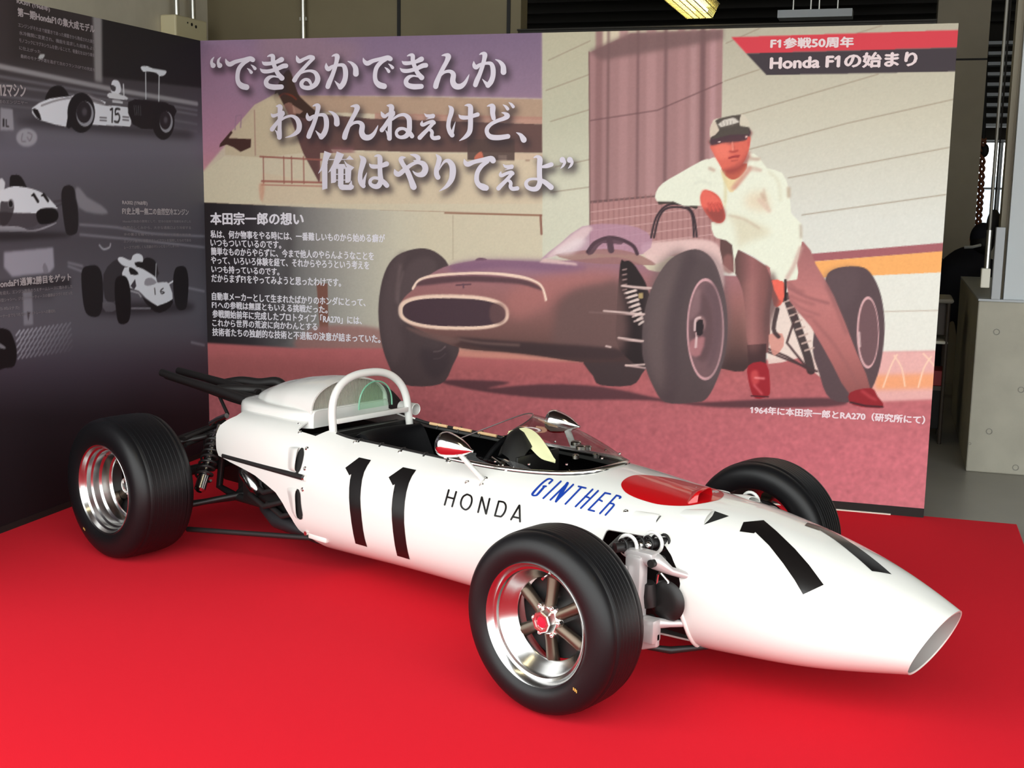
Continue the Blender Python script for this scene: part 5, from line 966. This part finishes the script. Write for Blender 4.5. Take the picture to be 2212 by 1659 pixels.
for k in range(0, len(far)-2, 3):
    q = [np.array(p)+np.array([0, -0.007, 0.004]) for p in far[k:k+3]]+[np.array(far[min(k+3, len(far)-1)])*0.15+np.array(far[k+2])*0.85+np.array([0, -0.007, 0.004])]
    ts = MB().tube(q, 0.0065, 8); ts.build('lip_highlight', M_tan, car)  # tan strips added as highlights along the lit inner lip
for k, x in enumerate((0.98, 1.1, 1.22, 1.34, 1.46)):
    for s in (-1, 1):
        p = np.array([x, s*0.222, edge_z(x, s*0.222)]); MB().tube([p+np.array([0, -s*0.016, -0.012]), p+np.array([0, -s*0.008, 0.007]), p+np.array([0, s*0.006, 0.0075]), p+np.array([0, s*0.014, -0.004])], 0.004, 8).build('lacing_strap', M_blk, car)
# steering wheel and dash
sw = MB(); cxs, czs, tl = 1.54, 0.52, 0.30; ax = np.array([-math.cos(tl), 0, math.sin(tl)]); s_, u_, d_ = basis(ax)
sw.tube([np.array([cxs, 0, czs])+0.132*(math.cos(q)*s_+math.sin(q)*u_) for q in np.linspace(0, 2*PI, 48, endpoint=False)], 0.011, 10, closed=True)
stw = sw.build('steering_wheel', M_lea, car)
for q in (PI/2, PI/2+2*PI/3, PI/2-2*PI/3): MB().cyl((cxs, 0, czs), np.array([cxs, 0, czs])+0.13*(math.cos(q)*s_-math.sin(q)*u_), 0.007, 8).build('spoke', M_sil, stw)
MB().cyl((cxs, 0, czs), (cxs+0.30, 0, czs-0.10), 0.012).build('column', M_blk, stw); MB().cyl((cxs-0.012, 0, czs+0.003), (cxs+0.01, 0, czs-0.003), 0.028).build('boss', M_sil, stw)
g = [[(x, w*v, z-0.085*v*v) for v in np.linspace(-1, 1, 21)] for x, z, w in ((1.58, 0.668, 0.085), (1.61, 0.684, 0.10), (1.65, 0.676, 0.11), (1.70, 0.635, 0.12))]
dash = MB().grid(g).build('dash_cowl', M_blk, car, solid=0.006)
MB().box((1.70, 0, 0.54), (0.012, 0.24, 0.12)).build('dash_panel', M_blk, dash, bevel=0.003)
for k, (y, z, r) in enumerate(((-0.085, 0.55, 0.03), (0.0, 0.57, 0.04), (0.085, 0.55, 0.03))):
    MB().lathe([(0, r), (0.014, r), (0.016, r*0.92), (0.008, r*0.88), (0.008, 0.0005)], (1.692, y, z), (-1, 0, 0), 28).build('gauge', [M_sil], dash)
    MB().lathe([(0.0095, r*0.86), (0.0095, 0.0005)], (1.692, y, z), (-1, 0, 0), 28).build('gauge_face', M_mtb, dash)
for x, y, z, r in ((1.80, 0.10, 0.635, 0.020), (1.86, 0.05, 0.635, 0.018), (1.84, 0.12, 0.62, 0.014), (1.90, -0.03, 0.62, 0.012), (1.93, 0.05, 0.615, 0.012)):
    MB().lathe([(0, r), (0.012, r), (0.016, r*0.7), (0.016, 0.0005)], (x, y, z-0.006), (0, 0, 1), 16).build('reservoir_cap', M_sil, dash)
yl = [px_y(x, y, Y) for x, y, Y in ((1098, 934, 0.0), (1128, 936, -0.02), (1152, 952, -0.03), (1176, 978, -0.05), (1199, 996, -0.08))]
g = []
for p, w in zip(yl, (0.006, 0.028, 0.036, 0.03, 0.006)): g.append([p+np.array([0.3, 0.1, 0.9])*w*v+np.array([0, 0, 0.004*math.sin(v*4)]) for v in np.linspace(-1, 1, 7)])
MB().grid(spline(np.array(g).reshape(5, -1), 5).reshape(-1, 7, 3)).build('yellow_reflection', M_yel, dash, solid=0.002)  # added strip: reflected daylight on the cowl, built as pale yellow geometry
# windscreen
low = []; up_ = []
tt_ = np.linspace(-1, 1, 41)
sl = [p for p in rim if p[0] > 1.40]; sl = np.array(sl); dd = np.concatenate([[0], np.cumsum(np.linalg.norm(np.diff(sl, axis=0), axis=1))]); dd = dd/dd[-1]*2-1
for t in tt_:
    p = np.array([np.interp(t, dd, sl[:, k]) for k in range(3)]); low.append(p+np.array([0, -0.003*np.sign(t), 0.012]))
    y = 0.205*math.sin(t*PI/2); a = abs(y)/0.205
    up_.append(np.array([1.64-0.26*a**2.2, y, 0.738-0.135*a**2]))
low = np.array(low); up_ = np.array(up_); g = []
for s in np.linspace(0, 1, 12): g.append([l*(1-s)+u*s+np.array([0.012, 0.004*np.sign(t), 0.02])*4*s*(1-s) for l, u, t in zip(low, up_, tt_)])
scr = MB().grid(g).build('windscreen', M_per, car)
MB().tube(up_, 0.0022, 8).build('top_edge', mat('screen_edge', (0.10, 0.08, 0.08, 1), 0.2), scr)
MB().tube(low-np.array([0, 0, 0.007]), 0.0095, 10).build('screen_frame', M_sil, scr)
for k in range(3, 38, 4): MB().lathe([(0, 0.005), (0.004, 0.005), (0.006, 0.0005)], g[1][k], (0, 0, 1), 10).build('screw', M_sil, scr)
# roll hoop and the intake behind it
hp = []
for a in np.linspace(0, PI, 33):
    c, s = math.cos(a), math.sin(a); hp.append((0.80-0.025*s, -0.212*np.sign(c)*abs(c)**0.8, 0.625+0.172*abs(s)**0.85))
hp = [(0.81, -0.214, 0.55)]+hp+[(0.81, 0.214, 0.55)]
hoop = MB().tube(hp, 0.0165, 16).build('roll_hoop', M_paint, car)
MB().box((0.81, 0, 0.622), (0.016, 0.40, 0.022)).build('cross_bar', M_paint, hoop, bevel=0.004)
pl = []
for t in np.linspace(0, 2*PI, 72, endpoint=False):
    c, s = math.cos(t), math.sin(t); n_ = 3.2
    pl.append((0.41+0.28*np.sign(c)*abs(c)**(2/n_) if c < 0 else min(0.682, 0.41+0.36*c**(2/n_)), 0.25*np.sign(s)*abs(s)**(2/n_)))
pl = np.array(pl); tier = []
for dz, k in ((0, 1.0), (0.048, 0.995), (0.06, 0.98), (0.068, 0.94), (0.072, 0.86), (0.073, 0.4), (0.073, 0.01)):
    tier.append([(0.46+(p[0]-0.46)*(k if p[0] < 0.68 or k < 0.9 else 1), p[1]*k, 0.574+dz+0.012*(p[0]-0.4)-0.10*max(0, abs(p[1]*k)-0.20)) for p in pl])
ec = MB().grid(tier, closev=True).build('engine_cover', M_paint, car)
dx = np.linspace(0.15, 0.672, 36); g = []
for x in dx:
    wd_ = np.interp(x, [0.15, 0.18, 0.23, 0.33, 0.48, 0.67], [0.06, 0.10, 0.145, 0.182, 0.205, 0.214]); hd_ = np.interp(x, [0.15, 0.17, 0.20, 0.25, 0.33, 0.43, 0.53, 0.61, 0.68], [-0.002, 0.014, 0.032, 0.055, 0.083, 0.105, 0.12, 0.127, 0.128])
    g.append([(x, -wd_*math.cos(a), 0.638+hd_*abs(math.sin(a))**0.85) for a in np.linspace(0, PI, 41)])
dome = MB().grid(g).build('intake_dome', M_paint, ec, solid=0.007)
arch = [(0.652, -0.207*math.cos(a), 0.64+0.122*abs(math.sin(a))**0.85) for a in np.linspace(0, PI, 41)]
gr = MB(); gr.add(arch, [tuple(range(41))]); gr.build('grille_plate', mat('mesh_grey', rgb(225, 222, 208), 0.5), ec, smooth=False)
gr = MB()
for y in np.arange(-0.198, 0.2, 0.0072):
    zt_ = 0.64+0.122*abs(math.sin(math.acos(max(-1, min(1, y/0.207)))))**0.85; gr.box((0.656, y, (0.64+zt_)/2), (0.002, 0.0022, zt_-0.64))
gr.build('intake_grille', mat('mesh_dark', rgb(150, 148, 138), 0.5), ec, smooth=False)
MB().box((0.668, 0, 0.640), (0.012, 0.43, 0.018)).build('grille_bar', M_paint, ec, bevel=0.003)
MB().box((0.745, 0, 0.545), (0.11, 0.50, 0.02)).build('engine_deck', M_mtb, car)
ar = [(0.735, 0.085-0.095*math.cos(a), 0.635+0.112*abs(math.sin(a))**0.8) for a in np.linspace(0, PI, 25)]
sh = MB().add(ar, [tuple(range(25))]).build('tinted_shield', M_grn, car, smooth=False)
MB().tube(ar, 0.0035, 8).build('shield_edge', mat('green_edge', rgb(120, 180, 150), 0.2), sh)
MB().lathe([(-0.09, 0.026), (0.0, 0.026), (0.002, 0.024), (0.0, 0.022), (-0.08, 0.021)], (0.80, 0.262, 0.612), (1, 0, 0), 24).build('breather_pipe', M_paint, car)
for x, y in ((530, 895), (646, 917)):
    p = px_y(x, y, -0.249); MB().lathe([(-0.001, 0.008), (0.003, 0.008), (0.005, 0.004), (0.005, 0.0003)], p, (0, -1, 0), 14).build('fastener', M_sil, ec)
# dark bar along the flank and the lower bracket
a, b = px_y(483, 984, -0.345), px_y(655, 1032, -0.365)
fb = MB().tube([a, a*0.5+b*0.5, b], 0.0115, 12).build('flank_bar', M_exh, car)
MB().cyl(b-np.array([0.004, 0, 0]), b+np.array([0.014, 0, 0]), 0.011, 12).build('bar_end', M_sil, fb)
p = px_y(695, 1160, -0.315)
brk = MB().box(p, (0.11, 0.05, 0.022)).box(p+np.array([-0.03, 0, 0.035]), (0.05, 0.03, 0.02)).build('rod_bracket', M_paint, car, bevel=0.005)
MB().cyl(p+np.array([-0.06, -0.01, 0.01]), p+np.array([-0.06, -0.035, 0.01]), 0.009, 12).build('bolt', M_sil, brk)
# mirrors
for s, dxm in ((-1, 0), (1, 0)):
    c = np.array([1.565 if s < 0 else 1.535, s*0.326, 0.656 if s < 0 else 0.648]); axm = np.array([1.0, 0, -0.04])
    prof = [(-0.032, 0.0005), (-0.032, 0.030), (-0.034, 0.034), (-0.030, 0.037), (-0.012, 0.0375), (-0.006, 0.036), (0.01, 0.034), (0.04, 0.027), (0.068, 0.017), (0.088, 0.007), (0.092, 0.0045), (0.1, 0.004), (0.102, 0.0005)]
    prof = [(a_*1.08, r_*1.24) for a_, r_ in prof]
    mr = MB().lathe(prof, c, axm, 36).build('mirror', M_chr, car)
    base = cast(1043, 1036)[0] if s < 0 else cast(1043, 1036)[0]*np.array([1, -1, 1])
    t0_ = c+np.array([0.045, 0, -0.024]); mm = (t0_+base)/2
    MB().tube([t0_, mm, base], [0.009, 0.009, 0.0095], 12, sx=1.6).build('mirror_stalk', M_paint, mr)
# ---------------------------------------------------------------- wheels
def make_wheel(name, loc, w, R, label_side, hub_in, rear, rz=0.0):
    """outer face towards local -y, origin at the tyre's centre"""
    o = empty(name, loc, None, None, parent=car); o.rotation_euler = (0, 0, rz)
    # prof = (distance along +y from the outer rim plane, radius)
    h = w/2; half = [(0.0, 0.186), (-0.006, 0.195), (-0.011, R*0.72), (-0.0145, R*0.78), (-0.0135, R*0.85), (-0.007, R*0.915), (0.004, R*0.958), (0.018, R*0.980), (0.030, R*0.988)]
    prof = half+[(0.034, R*0.984), (0.037, R*0.990)]
    ng = 9 if rear else 7
    for k in range(ng):
        a = 0.037+(w-0.074)*(k+0.5)/ng; cr = R*(1-0.011*((2*a/w)-1)**2); prof += [(a-0.0015, cr), (a-0.0008, cr-0.0005), (a+0.0008, cr-0.0005), (a+0.0015, cr)]
    prof += [(w-0.037, R*0.990), (w-0.034, R*0.984)]+[(w-a, r) for a, r in half[::-1]]
    loc_child = lambda mb, nm, m, **k: mb.build(nm, m, None, **k)
    def child(mb, nm, m, par, **k):
        c = mb.build(nm, m, None, **k); c.parent = par; return c
    ty = child(MB().lathe([(a-h, r) for a, r in prof], (0, 0, 0), (0, 1, 0), 120), 'tyre', M_rub, o, split=30)
    if rear: rp = [(0.012, 0.182), (-0.002, 0.1905), (-0.004, 0.1885), (0.0, 0.183), (0.016, 0.177), (0.022, 0.170), (0.040, 0.168), (0.046, 0.160), (0.072, 0.157), (0.080, 0.148), (0.112, 0.144), (0.118, 0.136), (0.122, 0.134), (0.14, 0.14), (0.22, 0.165), (w+0.002, 0.190), (w-0.01, 0.182)]
    else: rp = [(0.012, 0.182), (-0.002, 0.1908), (-0.005, 0.1885), (0.0, 0.182), (0.014, 0.174), (0.018, 0.166), (0.026, 0.1635), (0.032, 0.158), (0.060, 0.142), (0.070, 0.131), (0.074, 0.128), (0.09, 0.132), (0.14, 0.165), (w+0.002, 0.190), (w-0.01, 0.182)]
    rm = child(MB().lathe([(a-h, r) for a, r in rp], (0, 0, 0), (0, 1, 0), 96), 'rim', M_alu, o, split=25)
    y0 = -h+hub_in
    for k in range(6):
        q = 2*PI*k/6+0.53; d = np.array([math.cos(q), 0, math.sin(q)])
        child(MB().tube([d*0.03+np.array([0, y0+0.012, 0]), d*0.07+np.array([0, y0+0.02, 0]), d*0.137+np.array([0, y0+0.032, 0])], [0.019, 0.018, 0.022], 12, sx=1.0), 'spoke', M_mag, o)
    hb = child(MB().lathe([(y0+0.05, 0.056), (y0+0.010, 0.054), (y0+0.002, 0.050), (y0-0.006, 0.041), (y0-0.016, 0.036), (y0-0.030, 0.034), (y0-0.034, 0.031), (y0-0.034, 0.024), (y0-0.026, 0.021), (y0-0.026, 0.0005)], (0, 0, 0), (0, 1, 0), 8 if not rear else 32), 'hub', M_sil, o, split=20)
    for k in range(6):
        q = 2*PI*k/6+0.03; c = np.array([math.cos(q)*0.047, y0-0.004, math.sin(q)*0.047])
        child(MB().cyl(c+np.array([0, 0.012, 0]), c+np.array([0, -0.004, 0]), 0.0085, 6).ball(c+np.array([0, -0.005, 0]), 0.007, 10, 6), 'wheel_nut', M_sil, o)
    child(MB().lathe([(y0-0.0255, 0.019), (y0-0.029, 0.017), (y0-0.030, 0.0005)], (0, 0, 0), (0, 1, 0), 24), 'hub_cap', M_cap if not rear else M_blk, o)
    child(MB().lathe([(y0+0.05, 0.03), (y0+0.05, 0.150 if rear else 0.131), (y0+0.065, 0.150 if rear else 0.131), (y0+0.065, 0.03)], (0, 0, 0), (0, 1, 0), 48), 'brake_disc', M_blk, o)
    child(MB().cyl((0.03, -h+0.02, 0.155), (0.03, -h-0.004, 0.150), 0.004, 8), 'valve', M_sil, o)
    gm = MB(); q = -0.72 if not rear else -2.2; cc = np.array([math.cos(q), 0, math.sin(q)])*R*0.80
    for dx_, dz_, ww in ((-0.006, 0.002, 0.004), (0.0, 0.0, 0.005), (0.005, -0.003, 0.003)): gm.box(cc+np.array([dx_, -h-0.0152, dz_]), (ww, 0.001, 0.009))
    child(gm, 'gold_mark', M_gold, o, smooth=False)
    return o
RF, RR_ = 0.282, 0.2981
def copy_tree(o, parent, loc, rz):
    c = o.copy(); COL.objects.link(c); inv_ = o.matrix_parent_inverse.copy(); c.parent = parent; c.matrix_parent_inverse = inv_; c.location = loc; c.rotation_euler = (0, 0, rz)
    for ch in [q for q in bpy.data.objects if q.parent == o]:
        d = ch.copy(); COL.objects.link(d); d.parent = c
    return c
wf_ = make_wheel('front_wheel', (2.3, -0.642, RF+0.001), 0.181, RF, '', 0.062, False)
wr_ = make_wheel('rear_wheel', (0.0, -0.6445, RR_+0.001), 0.2447, RR_, '', 0.135, True)
copy_tree(wf_, car, (2.3, 0.642, RF+0.001), PI); copy_tree(wr_, car, (0.0, 0.6445, RR_+0.001), PI)
# ---------------------------------------------------------------- front suspension, both sides
pitbox = MB().box((2.50, 0, 0.31), (0.52, 0.30, 0.36)).build('inner_frame', M_blk, car, bevel=0.01)
for s in (-1, 1):
    f = lambda p: np.array([p[0], p[1]*s, p[2]])
    up = MB().box(f((2.36, 0.46, 0.30)), (0.10, 0.10, 0.24)).box(f((2.42, 0.385, 0.31)), (0.06, 0.05, 0.28)).box(f((2.43, 0.372, 0.448)), (0.11, 0.05, 0.035)).box(f((2.455, 0.375, 0.215)), (0.09, 0.05, 0.08)).build('upright', M_arm, car, bevel=0.012)
    MB().prism([f((2.40, 0.40, 0.20)), f((2.50, 0.36, 0.21)), f((2.50, 0.36, 0.165)), f((2.45, 0.36, 0.145)), f((2.40, 0.38, 0.15))], f((0, 0.02, 0))).build('steering_arm', M_arm, up, bevel=0.005)
    for p in ((2.385, 0.355, 0.462), (2.41, 0.35, 0.470), (2.435, 0.345, 0.474), (2.455, 0.345, 0.24), (2.475, 0.345, 0.232), (2.465, 0.345, 0.215), (2.42, 0.352, 0.40), (2.425, 0.352, 0.36), (2.415, 0.352, 0.33)):
        MB().ball(f(p), 0.010, 10, 8).build('bolt', M_chr, up)
    ua = MB().tube([f((2.44, 0.37, 0.445)), f((2.48, 0.365, 0.434)), f((2.515, 0.335, 0.405)), f((2.62, 0.18, 0.34))], [0.024, 0.026, 0.013, 0.012], 12).build('upper_arm', M_arm, car)
    MB().cyl(f((2.482, 0.40, 0.435)), f((2.482, 0.334, 0.435)), 0.013, 14).build('ball_joint', M_blk, ua)
    MB().tube([f((2.34, 0.42, 0.455)), f((2.30, 0.30, 0.46)), f((2.29, 0.16, 0.46))], 0.012, 12).build('upper_arm', M_blk, car)
    la_ = MB().tube([f((2.45, 0.38, 0.235)), f((2.515, 0.335, 0.236)), f((2.62, 0.18, 0.225))], [0.024, 0.012, 0.011], 12).build('lower_arm', M_arm, car)
    MB().cyl(f((2.455, 0.39, 0.236)), f((2.455, 0.342, 0.236)), 0.018, 14).build('ball_joint', M_blk, la_)
    MB().lathe([(-0.012, 0.0005), (-0.012, 0.03), (-0.006, 0.058), (0.004, 0.066), (0.010, 0.062), (0.016, 0.03), (0.016, 0.0005)], f((2.50, 0.335, 0.305)), (0, 1, 0), 40).build('brake_disc', M_blk, car)
    cal = MB().tube([f((2.45, 0.36, 0.36)), f((2.445, 0.355, 0.32)), f((2.455, 0.355, 0.28))], [0.02, 0.03, 0.022], 12).build('brake_caliper', M_blk, car)
    MB().tube([f((2.478, 0.34, 0.392)), f((2.468, 0.335, 0.385)), f((2.462, 0.335, 0.34)), f((2.462, 0.335, 0.30))], 0.0055, 8).build('brake_pipe', M_sil, cal)
    MB().tube([f((2.482, 0.34, 0.392)), f((2.505, 0.335, 0.37)), f((2.51, 0.335, 0.345))], 0.0045, 8).build('brake_pipe', M_sil, cal)
    dm = MB().cyl(f((2.36, 0.42, 0.465)), f((2.47, 0.19, 0.465)), 0.016, 16).build('damper', M_blk, car)
    MB().tube([f((2.37+0.09*t, 0.40-0.19*t, 0.465))+np.array([0.024*math.cos(t*44), 0, 0.024*math.sin(t*44)]) for t in np.linspace(0, 1, 120)], 0.0045, 8).build('coil_spring', M_blk, dm)
    for t in (0.12, 0.55): MB().tube([f((2.37+0.09*t, 0.40-t*0.19, 0.468))+np.array([0.033*math.cos(q), 0, 0.033*math.sin(q)]) for q in np.linspace(0, 2*PI, 24, endpoint=False)], 0.006, 8, closed=True).build('spring_ring', M_paint, dm)
    MB().tube([f((2.20, 0.46, 0.34)), f((2.16, 0.25, 0.36))], 0.011, 10).build('steering_rod', M_blk, car)
    MB().tube([f((2.45, 0.36, 0.15)), f((2.50, 0.30, 0.135)), f((2.58, 0.18, 0.135))], [0.008, 0.012, 0.008], 10).build('lower_link', M_blk, car)
MB().box((2.82, 0, 0.29), (0.03, 0.40, 0.26)).build('radiator', mat('radiator_grey', rgb(150, 148, 146), 0.6), car)
# ---------------------------------------------------------------- engine, gearbox, exhausts, rear suspension
eng = MB().box((0.46, 0, 0.36), (0.44, 0.50, 0.34)).build('engine_block', M_blk, car, bevel=0.02)
MB().box((0.50, -0.18, 0.20), (0.30, 0.12, 0.05)).tube([(0.36, -0.22, 0.19), (0.50, -0.26, 0.165), (0.78, -0.26, 0.14)], [0.025, 0.035, 0.025], 12).build('oil_tray', mat('tray_grey', rgb(36, 35, 38), 0.5, 0.2), eng, bevel=0.01)
p = px_y(545, 1040, -0.27)
MB().lathe([(-0.07, 0.0005), (-0.07, 0.028), (-0.055, 0.032), (0.04, 0.032), (0.05, 0.024), (0.07, 0.022), (0.07, 0.0005)], p, (0.8, -0.1, -0.45), 24).build('fuel_pump', M_alu, eng)
for k, (x0, z0) in enumerate(((0.30, 0.24), (0.30, 0.30), (0.42, 0.22))): MB().tube([(x0, -0.25, z0), (x0+0.15, -0.29, z0-0.02), (x0+0.3, -0.27, z0+0.03)], 0.012, 10).build('water_hose', M_exh, eng)
gb = MB().box((0.10, 0, 0.34), (0.40, 0.22, 0.26)).box((-0.18, 0, 0.33), (0.22, 0.16, 0.18)).build('gearbox', M_blk, car, bevel=0.02)
MB().box((0.18, -0.19, 0.33), (0.05, 0.03, 0.30)).build('rear_frame', M_blk, gb, bevel=0.006)
MB().tube([px_y(480, 985, -0.22), px_y(474, 1050, -0.22), px_y(510, 1072, -0.22), px_y(575, 1090, -0.22)], [0.016, 0.016, 0.018, 0.02], 10).build('rear_frame', M_blk, gb)
MB().tube([px_y(505, 1075, -0.2), px_y(545, 1035, -0.2)], 0.014, 10).build('rear_frame', M_blk, gb)
for q in ((398, 948, -0.42, 470, 918, -0.16), (400, 962, -0.42, 476, 930, -0.16)): MB().cyl(px_y(*q[:3]), px_y(*q[3:]), 0.010, 10).build('upper_link', M_blk, gb)
MB().tube([px_y(455, 915, -0.2), px_y(470, 906, -0.2), px_y(490, 898, -0.2)], 0.012, 10).build('link_bracket', M_sil, gb)
for s in (-1, 1):
    f = lambda p: np.array([p[0], p[1]*s, p[2]])
    up = MB().box(f((0.0, 0.475, 0.30)), (0.10, 0.05, 0.30)).build('upright', M_blk, car, bevel=0.012)
    MB().cyl(f((0.0, 0.10, 0.32)), f((0.0, 0.60, 0.30)), 0.022, 16).build('drive_shaft', M_blk, car)
    MB().tube([f((0.02, 0.47, 0.45)), f((0.16, 0.10, 0.50))], 0.012, 10).build('upper_link', M_blk, car)
    MB().tube([f((-0.03, 0.47, 0.44)), f((-0.10, 0.08, 0.48))], 0.012, 10).build('upper_link', M_blk, car)
    MB().tube([f((0.04, 0.47, 0.17)), f((0.22, 0.15, 0.22))], 0.013, 10).build('lower_wishbone', M_blk, car)
    MB().tube([f((-0.02, 0.47, 0.165)), f((0.20, 0.16, 0.20))], 0.013, 10).build('lower_wishbone', M_blk, car)
    MB().tube([f(px_y(405, 1143, -0.47)*np.array([1, -1, 1])), f(px_y(672, 1162, -0.325)*np.array([1, -1, 1]))], 0.011, 10).build('radius_rod', M_exh, car)
    A = f(px_y(474, 918, -0.27)*np.array([1, -1, 1])); B = f(px_y(430, 1062, -0.45)*np.array([1, -1, 1])); ax_ = (B-A)/np.linalg.norm(B-A); L = np.linalg.norm(B-A)
    dm = MB().lathe([(0, 0.009), (0.03, 0.009), (0.03, 0.017), (L*0.55, 0.017), (L*0.55, 0.011), (L*0.75, 0.011), (L*0.76, 0.024), (L*0.97, 0.024), (L, 0.012)], A, ax_, 20).build('damper', M_alu, car, split=30)
    s2, u2, _ = basis(ax_); MB().tube([A+ax_*(0.05+t*(L*0.66))+0.034*(math.cos(t*50)*s2+math.sin(t*50)*u2) for t in np.linspace(0, 1, 150)], 0.0055, 8).build('coil_spring', M_blk, dm)
for pts, r in (([(350, 805, -0.09), (415, 826, -0.09), (480, 846, -0.09), (540, 868, -0.09)], [0.0185, 0.018, 0.02, 0.02]), ([(386, 801, 0.03), (440, 815, 0.03), (500, 832, 0.03), (560, 850, 0.03)], [0.0185, 0.018, 0.02, 0.02]),
               ([(360, 812, -0.05), (430, 834, -0.05), (500, 858, -0.05), (545, 872, -0.04)], [0.016, 0.018, 0.022, 0.02])):
    P_ = spline([px_y(*q) for q in pts], 6); t_ = np.linspace(0, 1, len(P_)); ex_ = MB().tube(P_, list(np.interp(t_, np.linspace(0, 1, len(r)), r)), 18).build('exhaust_pipe', M_exh, car)
    MB().lathe([(0.0, 0.0155), (-0.0015, 0.0155), (-0.0015, 0.0005)], P_[0], P_[1]-P_[0], 18).build('pipe_mouth', M_mtb, ex_)
for pts, r in (([(455, 836, 0.03), (515, 824, 0.08), (560, 828, 0.12), (600, 826, 0.16), (625, 850, 0.18)], 0.024), ([(470, 842, -0.07), (530, 842, 0.0), (580, 846, 0.08), (620, 862, 0.12)], 0.024), ([(470, 846, -0.08), (540, 860, -0.06), (600, 880, -0.03)], 0.022)):
    MB().tube(spline([px_y(*q) for q in pts], 6), r, 14).build('exhaust_header', M_exh, car)
MB().cyl(px_y(474, 856, -0.05), px_y(492, 895, -0.08), 0.008, 10).build('exhaust_stay', M_exh, car)
